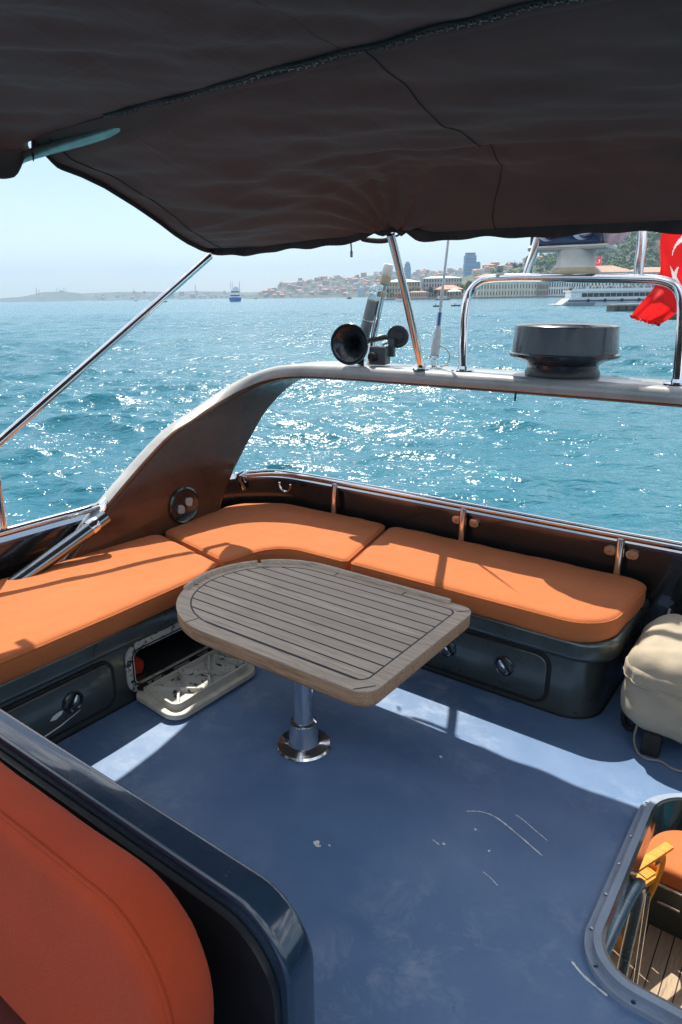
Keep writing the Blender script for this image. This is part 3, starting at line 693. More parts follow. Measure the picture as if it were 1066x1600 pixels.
bm = newbm(); grid(bm, skirt, 260, 6); o = part('lid_skirt', bm, 'beige_cover', bag, 180); so = o.modifiers.new('thick', 'SOLIDIFY'); so.thickness = .004
bm = newbm(); P = [skirt(k / 120, .96) for k in range(121)]; tube(bm, P, .0028, 6); part('hem', bm, 'beige_cover', bag)
for x, y in ((-.36, 2.57), (.15, 2.57), (-.40, 2.95), (.15, 2.95)):
    bm = newbm(); box(bm, (x, y, .052), (.07, .09, .10), Matrix.Rotation(.1, 3, 'Z'), .012); part('chock', bm, 'black_rubber', bag)
bm = newbm(); tube(bm, smooth_path([(-.42, 2.60, .10), (-.425, 2.57, .04), (-.40, 2.525, .009), (-.36, 2.500, .007), (-.31, 2.515, .007), (-.26, 2.495, .007), (-.20, 2.50, .010), (-.10, 2.47, .010)], 8), .0048, 8); part('lashing', bm, 'rope_white', bag)
bm = newbm(); tube(bm, smooth_path([(-.47, 2.74, .10), (-.50, 2.72, .05), (-.49, 2.68, .02), (-.455, 2.63, .03), (-.42, 2.60, .08)], 6), .012, 8); part('strap', bm, 'black_rubber', bag)
bm = newbm(); tube(bm, smooth_path([(-.47, 3.19, .30), (-.47, 3.15, .31), (-.455, 3.13, .34), (-.45, 3.125, .375)], 5), [.012] * 5 + [.010] * 5 + [.006] * 6, 8); single('hook', bm, 'white_plastic', 'small white hook on the black bulwark above the beige cover', 'hook', (-.47, 3.19, .3))

# ---- things mounted on the arch
dome = thing('radome', 'black glossy drum radome on the middle of the radar arch', 'radar', (-1.12, 3.38, 1.345))
o_ = (-1.12, 3.38, 0)
bm = newbm(); lathe(bm, [(.001, 1.345), (.175, 1.345), (.178, 1.36), (.165, 1.385)], o_, n=48, cap0=False); part('foot', bm, 'black_plastic', dome)
bm = newbm(); lathe(bm, [(.165, 1.384), (.168, 1.40), (.19, 1.418), (.245, 1.432), (.258, 1.438), (.260, 1.452), (.250, 1.458)], o_, n=56); part('lower_flange', bm, 'black_gloss', dome)
bm = newbm(); lathe(bm, [(.249, 1.457), (.240, 1.57), (.238, 1.580), (.228, 1.588), (.12, 1.594), (.001, 1.596)], o_, n=56); part('drum', bm, 'black_gloss', dome)

hoop = thing('radar_rail', 'chrome tube hoop standing on the arch around the black radome', 'rail', (-1.1, 3.3, 1.345))
bm = newbm(); tube(bm, smooth_path([(-1.615, 3.30, 1.345), (-1.638, 3.335, 1.49), (-1.66, 3.385, 1.655), (-1.648, 3.412, 1.738), (-1.585, 3.42, 1.792), (-1.464, 3.42, 1.803), (-1.2, 3.42, 1.800), (-.85, 3.42, 1.789), (-.712, 3.42, 1.776), (-.648, 3.418, 1.727), (-.618, 3.39, 1.62), (-.585, 3.30, 1.345)], 8), .022, 16); part('hoop', bm, 'chrome', hoop)
for s in (-1.615, -.585):
    bm = newbm(); lathe(bm, [(.06, 1.3445), (.058, 1.351), (.028, 1.355), (.026, 1.37)], (s, 3.3, 0), n=24); part('foot', bm, 'chrome', hoop)
bm = newbm(); lathe(bm, [(.022, 1.805), (.022, 1.822), (.016, 1.83), (.019, 1.84), (.019, 1.862), (.001, 1.866)], (-1.497, 3.42, 0), n=16); part('mast_socket', bm, 'dull_tube', hoop)

mast = thing('radar_scanner', 'white radar scanner pedestal with a navy box on top of the chrome hoop', 'radar', (-1.10, 3.40, 1.81))
bm = newbm(); slab(bm, rounded([(-1.30, 3.40), (-1.00, 3.40), (-1.00, 3.64), (-1.30, 3.64)], .03), 1.800, 1.812); part('mounting_plate', bm, 'black_rubber', mast)
bm = newbm(); lathe(bm, [(.118, 1.812), (.120, 1.822), (.112, 1.838), (.104, 1.846)], (-1.15, 3.52, 0), n=36); part('gasket', bm, 'lamp_amber', mast)
bm = newbm(); lathe(bm, [(.100, 1.845), (.092, 1.86), (.088, 1.90), (.090, 1.926)], (-1.15, 3.52, 0), n=36); part('pedestal', bm, 'white_plastic', mast)
bm = newbm(); slab(bm, rounded([(-1.37, 1.925), (-.985, 1.925), (-.985, 1.948), (-1.37, 1.948)], .008), 3.44, 3.61, .01, .01, plane=lambda x, y, z: (x, z, y)); part('tray', bm, 'white_plastic', mast)
bm = newbm(); slab(bm, rounded([(-1.362, 1.949), (-1.02, 1.949), (-1.02, 2.11), (-1.362, 2.11)], .012), 3.445, 3.60, .01, .01, plane=lambda x, y, z: (x, z, y)); bx_ = part('navy_box', bm, 'navy_panel', mast)
for s in (-1.272, -1.105):
    bm = newbm(); lathe(bm, [(.058, 0), (.058, .004), (.001, .006)], (s, 3.4445, 2.025), (0, -1, 0), 32); d = part('lens', bm, 'pale_disc', bx_)
    bm = newbm(); P = []
    for k in range(13): q = -2.2 + 1.7 * k / 12; P.append((s + .012 + .048 * math.cos(q), 3.437, 2.03 + .048 * math.sin(q)))
    tube(bm, P, [.001 + .009 * math.sin(PI * k / 12) for k in range(13)], 8); part('crescent_mark', bm, 'navy_panel', bx_)
bm = newbm(); bmesh.ops.create_uvsphere(bm, u_segments=28, v_segments=18, radius=.075, matrix=Matrix.Translation((-.99, 3.53, 2.02)) @ Matrix.Diagonal((1.0, 1, .95, 1))); part('side_dome', bm, 'pink_dome', mast)
post = thing('mast_frame', 'pair of tall chrome tubes rising above the radar hoop to the canopy', 'mast', (-1.05, 3.38, 1.8))
for s0, s1 in ((-1.365, -1.325), (-.835, -.845)):
    bm = newbm(); tube(bm, smooth_path([(s0, 3.44, 1.80), (s0 * .7 + s1 * .3, 3.445, 1.86), (s1, 3.46, 2.0), (s1 + (.06 if s0 < -1 else -.06), 3.50, 2.45)], 6), .021, 14); part('tube', bm, 'chrome', post)
bm = newbm(); tube(bm, [(-1.265, 3.50, 2.45), (-.905, 3.50, 2.45)], .021, 14); part('crossbar', bm, 'chrome', post)

horn = thing('air_horn', 'black trumpet horn with a wide round bell on the arch', 'horn', (-2.2, 3.33, 1.345))
ax = Vector((.22, -.97, -.02)).normalized(); bell = Vector((-2.275, 3.21, 1.460)); prof = []
for k in range(15):
    x = k / 14; prof.append((.020 + .092 * x ** 2.6, -.17 + .17 * x))
inner = [(max(.004, r - .004), h + .001) for r, h in prof]
bm = newbm(); lathe(bm, prof + [(.115, .002), (.113, .006), (.108, .004)] + list(reversed(inner)), bell, ax, 44, True, True); part('bell', bm, 'black_gloss', horn, 60)
back = bell - ax * .17; drv = Vector((-2.075, 3.40, 1.500))
bm = newbm(); tube(bm, smooth_path([back + ax * .01, back - ax * .02 + Vector((.03, .005, .004)), drv + Vector((-.07, .0, -.004)), drv], 6), .015, 12); part('throat_tube', bm, 'black_plastic', horn)
dax = (.35, -1, .05)
bm = newbm(); lathe(bm, [(.030, -.04), (.055, -.03), (.062, -.012), (.062, .012), (.054, .016), (.052, .010), (.038, .010), (.036, .022), (.020, .026), (.001, .028)], drv, dax, 36); part('driver', bm, 'black_plastic', horn, 30)
bm = newbm(); box(bm, (-2.135, 3.31, 1.40), (.095, .10, .10), Matrix.Rotation(.25, 3, 'Z'), .008); part('bracket_box', bm, 'grey_bracket', horn)
bm = newbm(); lathe(bm, [(.026, 0), (.026, .03), (.02, .035), (.001, .036)], (-2.14, 3.265, 1.395), (-.2, -1, 0), 20); part('valve', bm, 'black_rubber', horn)
bm = newbm(); box(bm, (-2.095, 3.37, 1.44), (.035, .04, .10), Matrix.Rotation(.25, 3, 'Z'), .005); part('bracket_arm', bm, 'grey_bracket', horn)
bm = newbm(); tube(bm, [(-2.24, 3.27, 1.345), (-2.235, 3.275, 1.385), (-2.23, 3.28, 1.43)], [.022, .014, .012], 10); part('support', bm, 'black_plastic', horn)
bm = newbm(); tube(bm, smooth_path([(-2.10, 3.38, 1.47), (-2.14, 3.37, 1.46), (-2.15, 3.34, 1.44), (-2.145, 3.33, 1.42)], 5), .004, 6); part('wire', bm, 'black_rubber', horn)

nav = thing('stern_light', 'leaning steel pole with a white capped light behind the horn', 'navigation light', (-2.2, 3.44, 1.345))
pd = Vector((.095, .0, .40)).normalized(); p0 = Vector((-2.300, 3.44, 1.345))
bm = newbm(); tube(bm, [p0, p0 + pd * .46], .017, 12); part('pole', bm, 'chrome', nav)
bm = newbm(); lathe(bm, [(.020, .445), (.030, .455), (.031, .49), (.027, .50)], p0, pd, 20); part('lamp_base', bm, 'lamp_amber', nav)
bm = newbm(); lathe(bm, [(.028, .499), (.030, .505), (.029, .55), (.024, .56), (.001, .562)], p0, pd, 20); part('lamp_cap', bm, 'lamp_white', nav)
fl = thing('marker_light', 'clear plastic tube light with a blue lower end clipped to the leaning pole', 'marker light', (-2.28, 3.42, 1.4))
q0 = p0 + pd * .12 + Vector((-.052, -.02, .02)); qd = Vector((.12, 0, .40)).normalized()
bm = newbm(); lathe(bm, [(.028, .0), (.033, .01), (.033, .25), (.030, .262), (.037, .268), (.037, .288), (.020, .308), (.001, .314)], q0, qd, 24); part('tube', bm, 'clear_plastic', fl)
bm = newbm(); lathe(bm, [(.026, .012), (.0265, .105), (.001, .106)], q0, qd, 20); part('blue_core', bm, 'blue_liquid', fl)
bm = newbm(); lathe(bm, [(.027, .112), (.027, .225), (.001, .226)], q0, qd, 20); part('white_core', bm, 'lamp_white', fl)
bm = newbm(); box(bm, q0 + qd * .26 + Vector((.045, .01, 0)), (.045, .04, .03), None, .006); part('clip', bm, 'lamp_amber', fl)

ant = thing('whip_antenna', 'tall thin white whip antenna on a swivel mount beside the canopy strut', 'antenna', (-1.815, 3.36, 1.345))
a0 = Vector((-1.815, 3.36, 1.40)); ad = Vector((.055, 0, .62)).normalized()
bm = newbm(); tube(bm, [a0, a0 + ad * .05, a0 + ad * .14, a0 + ad * .16], [.022, .024, .020, .012], 14); part('ferrule', bm, 'antenna_white', ant)
bm = newbm(); tube(bm, [a0 + ad * .16, a0 + ad * .24], .0125, 12); sl = part('sleeve', bm, 'antenna_white', ant)
bm = newbm(); tube(bm, [a0 + ad * .17 + Vector((.006, -.008, 0)), a0 + ad * .235 + Vector((.006, -.008, 0))], .007, 8); part('blue_tag', bm, 'boat_blue', ant)
bm = newbm(); tube(bm, [a0 + ad * .24, a0 + ad * .60, a0 + ad * .95], [.008, .006, .002], 10); part('whip', bm, 'antenna_white', ant)
bm = newbm(); lathe(bm, [(.045, 1.3445), (.045, 1.352), (.02, 1.358), (.02, 1.39), (.028, 1.395), (.028, 1.41)], (-1.815, 3.36, 0), n=20); part('mount', bm, 'chrome', ant)
bm = newbm(); tube(bm, smooth_path([(-1.80, 3.36, 1.46), (-1.755, 3.36, 1.455), (-1.725, 3.36, 1.415), (-1.735, 3.36, 1.37), (-1.78, 3.36, 1.35)], 6), .004, 6); part('cable', bm, 'white_plastic', ant)

# ---- flag on its staff at the stern, hoist end out of the picture
def BT(u, v, t):
    d = CAM_B.to_3x3() @ Vector(((u - 533) / F, -(v - 800) / F, -1))
    a = .809 * d.x - .588 * d.y; b_ = .588 * d.x + .809 * d.y; k = t / b_
    return Vector((a * k, t, 1.7 + d.z * k))
flag = thing('flag', 'red flag with a white star and crescent blowing from a staff past the chrome hoop', 'flag', (-.35, 3.75, 1.3))
top_e = [BT(1150, 270, 3.75), BT(1085, 315, 3.72), BT(1036, 360, 3.68), BT(1031, 425, 3.70), BT(1012, 462, 3.62), BT(984, 493, 3.66)]
bot_e = [BT(1168, 455, 3.75), BT(1125, 462, 3.80), BT(1085, 465, 3.86), BT(1070, 470, 3.82), BT(1055, 490, 3.72), BT(1030, 508, 3.70)]
TE, BE = smooth_path(top_e, 40), smooth_path(bot_e, 40)
def fpos(u, v):
    i = u * (len(TE) - 1); k = min(int(i), len(TE) - 2); f = i - k
    p = TE[k].lerp(TE[k + 1], f).lerp(BE[k].lerp(BE[k + 1], f), v)
    w = .022 * math.sin(u * 17 + v * 2.5) * u + .014 * math.sin(u * 31 - v * 4) * u + .012 * math.sin(v * 9 + u * 6) + .018 * max(0, u - .6) * math.sin(v * 22 + u * 9)
    if u > .97: p = p + Vector((.012 * math.sin(v * 70), 0, .010 * math.sin(v * 113))) * ((u - .97) / .03)
    return p + Vector((.15, -.9, .1)) * w
def in_star(x, y, cx, cy, r):
    dx, dy = x - cx, y - cy; rr = math.hypot(dx, dy)
    if rr > r: return False
    a = (math.atan2(dy, dx) - PI) % (2 * PI / 5); a = min(a, 2 * PI / 5 - a)
    ri = r * .382; c5, s5 = math.cos(PI / 5), math.sin(PI / 5)
    x1, y1 = r, 0; x2, y2 = ri * c5, ri * s5; px, py = rr * math.cos(a), rr * math.sin(a)
    return (x2 - x1) * (py - y1) - (y2 - y1) * (px - x1) >= 0
bm = newbm(); NU, NV = 150, 100; V = grid(bm, fpos, NU, NV)
bm.faces.ensure_lookup_table(); k = 0
for i in range(NU):
    for j in range(NV):
        x, y = (i + .5) / NU * 1.5, (j + .5) / NV
        wht = (math.hypot(x - .42, y - .5) < .27 and math.hypot(x - .49, y - .5) > .215) or in_star(x, y, .79, .52, .19)
        bm.faces[k].material_index = 1 if wht else 0; k += 1
part('cloth', bm, ('flag_red', 'flag_white'), flag, 180)
bm = newbm(); tube(bm, [BT(1190, 640, 3.75), BT(1150, 265, 3.75), BT(1146, 235, 3.75)], .014, 10); part('staff', bm, 'white_plastic', flag)

# ---- canopy with its frame
can = thing('bimini_canopy', 'dark brown black fabric bimini canopy stretched overhead on chrome struts', 'canopy', (-1.1, 2.0, 2.3))
tM = [1.80, 1.831, 1.968, 2.121, 2.339, 2.560, 2.680, 2.760, 2.820, 2.870, 2.925]; zM = [2.345, 2.335, 2.285, 2.248, 2.226, 2.218, 2.195, 2.140, 2.080, 2.030, 1.990]
tL = [1.80, 1.85, 1.95, 2.05, 2.20, 2.35, 2.46, 2.60, 2.75, 2.86, 2.925]; zL = [2.275, 2.258, 2.225, 2.192, 2.130, 2.068, 2.030, 1.998, 1.982, 1.975, 1.973]
sL = [-2.90, -2.85, -2.80, -2.785, -2.78, -2.79, -2.82, -2.88, -2.955, -3.01, -3.03]
zh = lambda s: 2.322 + .03 * (1 - ((s + 1.0) / 2.05) ** 2)
def wr(p, f, a): return noise.noise(Vector(p) * f) * a
def canopy_rear(u, v):
    k = v * (len(tM) - 1); i = min(int(k), len(tM) - 2); f = k - i
    cat = lambda A: float(np.interp(k, range(len(A)), A))
    s = cat(sL) * (1 - u) + .90 * u
    w = max(0, 1 - u / .36); w = w * w * (3 - 2 * w)
    t = cat(tM) * (1 - w) + cat(tL) * w; z = cat(zM) * (1 - w) + cat(zL) * w
    fr = max(0, 1 - v / .12); z = z * (1 - fr) + (zh(s) + .012 if s > -2.9 else z) * fr
    edge = math.sin(PI * v)
    tgt = float(np.interp(s, [-3.04, -2.65, -2.1, -1.83, -1.6, -1.26, -.57, 1.1], [1.937, 1.930, 1.964, 1.988, 1.957, 1.950, 1.933, 1.92])) + .040
    z += (tgt - z) * v ** 10
    # creases: fans from the strut corner and the left end of the hoop, folds near the zip
    dx, dt = s + 1.83, t - 2.95; ang = math.atan2(dt, dx); r = math.hypot(dx, dt)
    z += .017 * math.sin(ang * 17 + 1.3 * noise.noise(Vector((s * 2, t * 2, 0)))) * math.exp(-r / .42) * min(1, r / .08)
    dx, dt = s + 3.03, t - 1.85; ang = math.atan2(dt, dx); r = math.hypot(dx, dt)
    z += .013 * math.sin(ang * 15) * math.exp(-r / .8) * min(1, r / .15) * edge * min(1, u / .05)
    q = noise.noise(Vector(((s * .8 + t * .5) * 1.4, (t - s * .28) * 9, 3.1)))
    z += (.024 * q + .010 * noise.noise(Vector(((s + t * .8) * 2.0, (t * .9 - s * .55) * 15, 5.5)))) * edge * min(1, u / .05) + .007 * noise.noise(Vector(((s - t * .6) * 7, (t + s * .3) * 2.2, 7))) * edge * min(1, u / .04)
    z -= .010 * (1 - abs(2 * ((s * 1.0) % 1) - 1)) * edge * 0
    if u == 0: s += 0
    return (s - .02 * math.sin(PI * v) * w * 0, t, z)
bm = newbm(); grid(bm, canopy_rear, 190, 120); o = part('rear_panel', bm, 'canopy', can, 180); so = o.modifiers.new('thick', 'SOLIDIFY'); so.thickness = .004; so.offset = 1
def canopy_front(u, v):
    s = -2.965 + u * 3.88; t = 1.825 - v * 1.30
    z = zh(s) + .016 + .035 * min(1, v * 1.3 / .5) + .01 * v
    if u < .06: z -= .05 * (1 - u / .06) ** 2 * min(1, v * 20)
    e = min(1, v * 6)
    q = noise.noise(Vector(((s * .9 + t * .7) * 1.3, (t * 1.0 - s * .75) * 7, 1.7)))
    z += (.026 * q + .011 * noise.noise(Vector(((s + t * .6) * 1.8, (t * .8 - s * .75) * 13, 8.5)))) * e + .007 * noise.noise(Vector((s * 6, t * 3 + s * 2, 9))) * e + .007 * math.sin((s * 1.2 + t * .9) * 22) * math.exp(-v * 5) * e
    return (s, t, z)
bm = newbm(); grid(bm, canopy_front, 190, 100); o = part('front_panel', bm, 'canopy', can, 180); so = o.modifiers.new('thick', 'SOLIDIFY'); so.thickness = .004; so.offset = -1
# hem hanging from the aft edge, side hem, hoop sleeve, zip
def hem(u, v):
    x, t, z = canopy_rear(u, 1.0)
    return (x, t - .003 + .006 * math.sin(x * 21) * v, z + .006 - v * (.042 + .006 * math.sin(x * 11 + 1) + .004 * math.sin(x * 29)) )
bm = newbm(); grid(bm, hem, 160, 6); o = part('aft_hem', bm, 'hem_cloth', can, 180); so = o.modifiers.new('thick', 'SOLIDIFY'); so.thickness = .006
def shem(u, v):
    x, t, z = canopy_rear(0, u); return (x + .006 * v, t, z + .005 - .030 * v)
bm = newbm(); grid(bm, shem, 60, 4); o = part('side_hem', bm, 'hem_cloth', can, 180); so = o.modifiers.new('thick', 'SOLIDIFY'); so.thickness = .005
bm = newbm(); tube(bm, [Vector(canopy_rear(k / 160, 1)) + Vector((0, -.004, .012)) for k in range(59, 161)], .006, 6); part('aft_zip', bm, 'zip_tape', can)
def sleeve(u, v):
    s = -2.36 + u * 3.2; a = -.35 + v * (PI + .7)
    return (s, 1.862 - .052 * math.cos(a), zh(s) + .006 - .016 * math.sin(a) + .004 * noise.noise(Vector((s * 8, v * 2, 0))))
bm = newbm(); grid(bm, sleeve, 120, 14); o = part('hoop_sleeve', bm, 'canopy', can, 180); so = o.modifiers.new('thick', 'SOLIDIFY'); so.thickness = .003
def zpath(off, dz): return [(s, 1.806 + off + .006 * math.sin(s * 9), zh(s) + .004 + dz + .003 * math.sin(s * 23)) for s in np.linspace(-2.38, 1.0, 110)]
def strip(pts, w, name, material, parent):
    bm = newbm(); P = [Vector(p) for p in pts]; L = [[p + Vector((0, -w, .002)), p + Vector((0, w, .002)), p + Vector((0, w, -.003)), p + Vector((0, -w, -.003))] for p in P]
    rings(bm, L); return part(name, bm, material, parent, 30)
zp = strip(zpath(-.006, .006), .017, 'zip', 'zip_tape', can)
bm = newbm(); r_ = random.Random(3)
P = zpath(-.006, 0)
for k in range(len(P) - 1):
    for q in range(3):
        a = Vector(P[k]).lerp(Vector(P[k + 1]), q / 3); box(bm, a + Vector((0, (.006 if q % 2 else -.006) + .003 * math.sin(k * .9), 0)), (.004, .011, .004), Matrix.Rotation(.5 if q % 2 else -.5, 3, 'Z'))
part('zip_teeth', bm, 'zip_metal', zp, 0)
for s0 in (-1.27, .55):
    bm = newbm(); P = []
    for k in range(60):
        v = .02 + .97 * k / 59; x, t, z = canopy_rear((s0 + 2.95 + .006 * math.sin(v * 14)) / 3.85, v); P.append((x, t, z - .003))
    tube(bm, P, .0015, 6); part('seam', bm, 'thread', can)
bm = newbm(); P = []
for k in range(60):
    v = .03 + .96 * k / 59; x, t, z = canopy_front((-1.31 + 2.965 + .01 * math.sin(v * 20)) / 3.88, v); P.append((x, t, z - .003))
tube(bm, P, .0015, 6); part('seam', bm, 'thread', can)
bm = newbm(); P = [Vector(canopy_rear(.012 + .0 * k, .02 + .96 * k / 50)) + Vector((.06 + .02 * math.sin(PI * k / 50), 0, -.004)) for k in range(51)]; tube(bm, P, .0025, 6); part('seam', bm, 'thread', can)
# frame
bm = newbm(); tube(bm, smooth_path([(-3.04, 1.812, 2.268), (-3.00, 1.815, 2.280), (-2.85, 1.822, 2.290), (-2.60, 1.835, 2.302), (-2.36, 1.85, 2.320), (-2.18, 1.862, 2.350), (-2.0, 1.862, zh(-2) + .034), (-1.0, 1.862, zh(-1.0) + .034), (.85, 1.862, zh(.85) + .034)], 10), .022, 14); part('hoop_tube', bm, 'dull_tube', can)
bm = newbm(); tube(bm, [(-3.035, 2.905, 1.935), (-3.03, 1.535, 1.078), (-3.03, 1.20, .87)], .021, 14); part('side_strut', bm, 'chrome', can)
bm = newbm(); tube(bm, [(-3.03, 1.512, 1.06), (-3.03, 1.508, .69)], .018, 12); part('side_leg', bm, 'chrome', can)
bm = newbm(); tube(bm, smooth_path([(-1.825, 2.905, 1.99), (-1.822, 2.98, 1.85), (-1.822, 3.12, 1.58), (-1.826, 3.245, 1.345)], 6), .0205, 16); ps = part('stern_strut', bm, 'chrome', can)
bm = newbm(); lathe(bm, [(.05, 1.3445), (.048, 1.351), (.024, 1.355), (.023, 1.38)], (-1.826, 3.245, 0), n=22); part('strut_foot', bm, 'chrome', ps)
bm = newbm(); tube(bm, smooth_path([(-2.06, 2.94, 1.995), (-1.98, 2.945, 1.975), (-1.88, 2.945, 1.968), (-1.80, 2.94, 1.99)], 6), [.004] * 4 + [.012] * 12 + [.005] * 3, 8); part('strap', bm, 'hem_cloth', can)
bm = newbm(); tube(bm, [(-2.08, 2.945, 1.965), (-2.08, 2.95, 1.93)], .004, 6); box(bm, (-2.08, 2.95, 1.915), (.014, .006, .03), None, .003); part('zip_pull', bm, 'zip_metal', can)
bm = newbm()
def flap(u, v):       # valance hanging from the port edge of the front panel, bunched at the hoop
    x, q, z = canopy_front(0, .99 - u * .99 if u < 1 else 0.0); return (x - .012 * math.sin(v * PI) + .006 * math.sin(u * 40 + v * 2), q + .01 * v, z + .004 - v * (.095 + .02 * math.sin(u * 23) - .05 * max(0, u - .93) / .07))
grid(bm, flap, 70, 10); o = part('side_valance', bm, 'canopy', can, 180); so = o.modifiers.new('thick', 'SOLIDIFY'); so.thickness = .006

# ================================================================== SEA, SHORE, SKY (true level world, metres)
def sea_hit(u, v):
    d = wray(u, v); k = (SEA_Z - CAMPOS.z) / d.z; return CAMPOS + d * k
def build_sea():
    c = math.radians(33)
    fine = np.linspace(-c, c, 620); coarse = np.linspace(c, 2 * PI - c, 90)[1:-1]
    ang = np.concatenate([fine, coarse])                       # measured from +Y
    r = [0.0, 4.0, 8.0]
    while r[-1] < 8000: r.append(r[-1] * (1.0058 if r[-1] < 260 else (1.018 if r[-1] < 1500 else 1.05)) + .01)
    r = np.array(r); Nr, Na = len(r), len(ang)
    R, A = np.meshgrid(r, ang, indexing='ij')
    X = R * np.sin(A); Y = R * np.cos(A); Z = np.zeros_like(X)
    sp = np.gradient(r)[:, None] * np.ones_like(A)
    da = np.minimum(np.gradient(ang), .2)[None, :]
    sp = np.maximum(sp, R * da * .6)
    DX = np.zeros_like(X); DY = np.zeros_like(X); C = np.zeros_like(X)
    for i in range(84):
        lam = .38 * (14.0 / .38) ** ((i + rng.random()) / 84)
        th = math.radians(-112) + rng.normal() * .62           # waves run towards and a little to the left of the boat
        k = 2 * PI / lam; a = .0090 * lam ** .86 * (.6 + .8 * rng.random()) * (1.05 if 1.3 < lam < 6 else .8) * (1.0 if lam < 6 else .38)
        fade = np.clip((lam / sp - 2.2) / 2.5, 0, 1)
        ph = k * (X * math.cos(th) + Y * math.sin(th)) + rng.random() * 6.283
        s, co = np.sin(ph), np.cos(ph)
        Z += a * fade * co; DX -= .8 * a * fade * math.cos(th) * s; DY -= .8 * a * fade * math.sin(th) * s
        C += a * k * fade * co
    grp = .55 + .45 * np.clip(.5 + .5 * np.sin(X * .11 + Y * .07 + 1.0) + .5 * np.sin(X * .045 - Y * .13), 0, 1.2)
    near = np.clip((R - 6) / 6, 0, 1)
    amp = grp * near
    X = X + DX * amp; Y = Y + DY * amp; Z = Z * amp
    # one breaking wavelet, left by a passing wash
    h = sea_hit(790, 752); dx, dy = X - h.x, Y - h.y
    Z += .30 * np.exp(-((dx * .95 + dy * .3) / 1.5) ** 2 - ((dy - dx * .15) / .75) ** 2)
    h2 = sea_hit(772, 752); foam = .75 * np.exp(-(((X - h2.x)) / .35) ** 2 - ((Y - h2.y) / .5) ** 2)
    crest = np.clip(C * amp * .62 + .18, 0, 1) * .93 + foam
    co = np.stack([X, Y, Z + SEA_Z], -1).reshape(-1, 3).astype(np.float32)
    i, j = np.meshgrid(np.arange(Nr - 1), np.arange(Na), indexing='ij'); j2 = (j + 1) % Na
    quads = np.stack([i * Na + j, i * Na + j2, (i + 1) * Na + j2, (i + 1) * Na + j], -1).reshape(-1, 4)[:, ::-1].astype(np.int32)
    quads = quads[Na:]                                        # skip the degenerate first ring (under the hull)
    me = bpy.data.meshes.new('sea'); me.vertices.add(len(co)); me.vertices.foreach_set('co', co.ravel())
    me.loops.add(quads.size); me.loops.foreach_set('vertex_index', quads.ravel())
    me.polygons.add(len(quads)); me.polygons.foreach_set('loop_start', np.arange(0, quads.size, 4, dtype=np.int32))
    me.update(calc_edges=True); me.polygons.foreach_set('use_smooth', np.ones(len(quads), dtype=bool))
    at = me.attributes.new('crest', 'FLOAT', 'POINT'); at.data.foreach_set('value', crest.ravel().astype(np.float32))
    me.materials.append(M['sea']); o = bpy.data.objects.new('sea', me); COL.objects.link(o); o['kind'] = 'structure'
build_sea()

class Hill:
    def __init__(s, prof, D0, D1, seed):
        s.u = [p[0] for p in prof]; s.v = [p[1] for p in prof]; s.D0, s.D1, s.seed = D0, D1, seed
    def at(s, u, f):
        """u: column, f: 0 shore .. 1 ridge .. 1.5 behind -> world point"""
        D = s.D0 + (s.D1 - s.D0) * f
        rid = max(1.0, hgt(u, float(np.interp(u, s.u, s.v)), s.D1))
        g = f * f * (3 - 2 * f) * .55 + f * .45 if f < 1 else 1 - (f - 1) * .5
        x = shore_x(u, D)
        n = noise.fractal(Vector((x * .006, D * .006, s.seed)), 1.0, 2.0, 4) * rid * .10 * math.sin(PI * min(1, max(0, f)))
        return Vector((x, D, SEA_Z + .8 + (rid - .8) * g + n))
    def mesh(s, name, material, nu=110, nf=26):
        bm = newbm(); u0, u1 = s.u[0], s.u[-1]
        grid(bm, lambda a, b: s.at(u0 + (u1 - u0) * a, -.02 + 1.5 * b) - Vector((0, 0, 3 if b == 0 else 0)), nu, nf)
        structure(name, bm, material, 180, world=True)
head = Hill([(-260, 468), (-60, 468), (0, 466), (30, 464), (50, 460.5), (68, 456.2), (105, 455.5), (130, 458.5), (180, 456), (240, 455.5), (270, 457), (300, 454.8), (345, 455.5), (390, 457), (440, 455), (520, 455)], 3700, 4200, 1)
mid = Hill([(380, 463.5), (405, 459), (428, 454), (438, 448), (446, 443.5), (464, 440), (480, 438.3), (503, 436), (530, 433.4), (544, 435.8), (565, 431.8), (600, 428), (640, 427), (700, 425), (760, 424), (860, 424)], 2250, 2750, 2)
right = Hill([(700, 440), (735, 429), (770, 420), (800, 417), (840, 409), (870, 400), (900, 386), (940, 368), (1000, 350), (1100, 336), (1300, 330)], 760, 1200, 3)
head.mesh('headland', 'headland_green'); mid.mesh('town_hill', 'hill_ground'); right.mesh('green_hill', 'hill_ground')
# the shoreline in front of the right hill
bm = newbm(); xs = [shore_x(600, 705), shore_x(1400, 705)]
slab(bm, [(xs[0], 705), (xs[1], 705), (xs[1], 800), (xs[0], 800)], SEA_Z - 1, SEA_Z + 1.4); structure('quay', bm, 'quay_stone', 0, world=True)

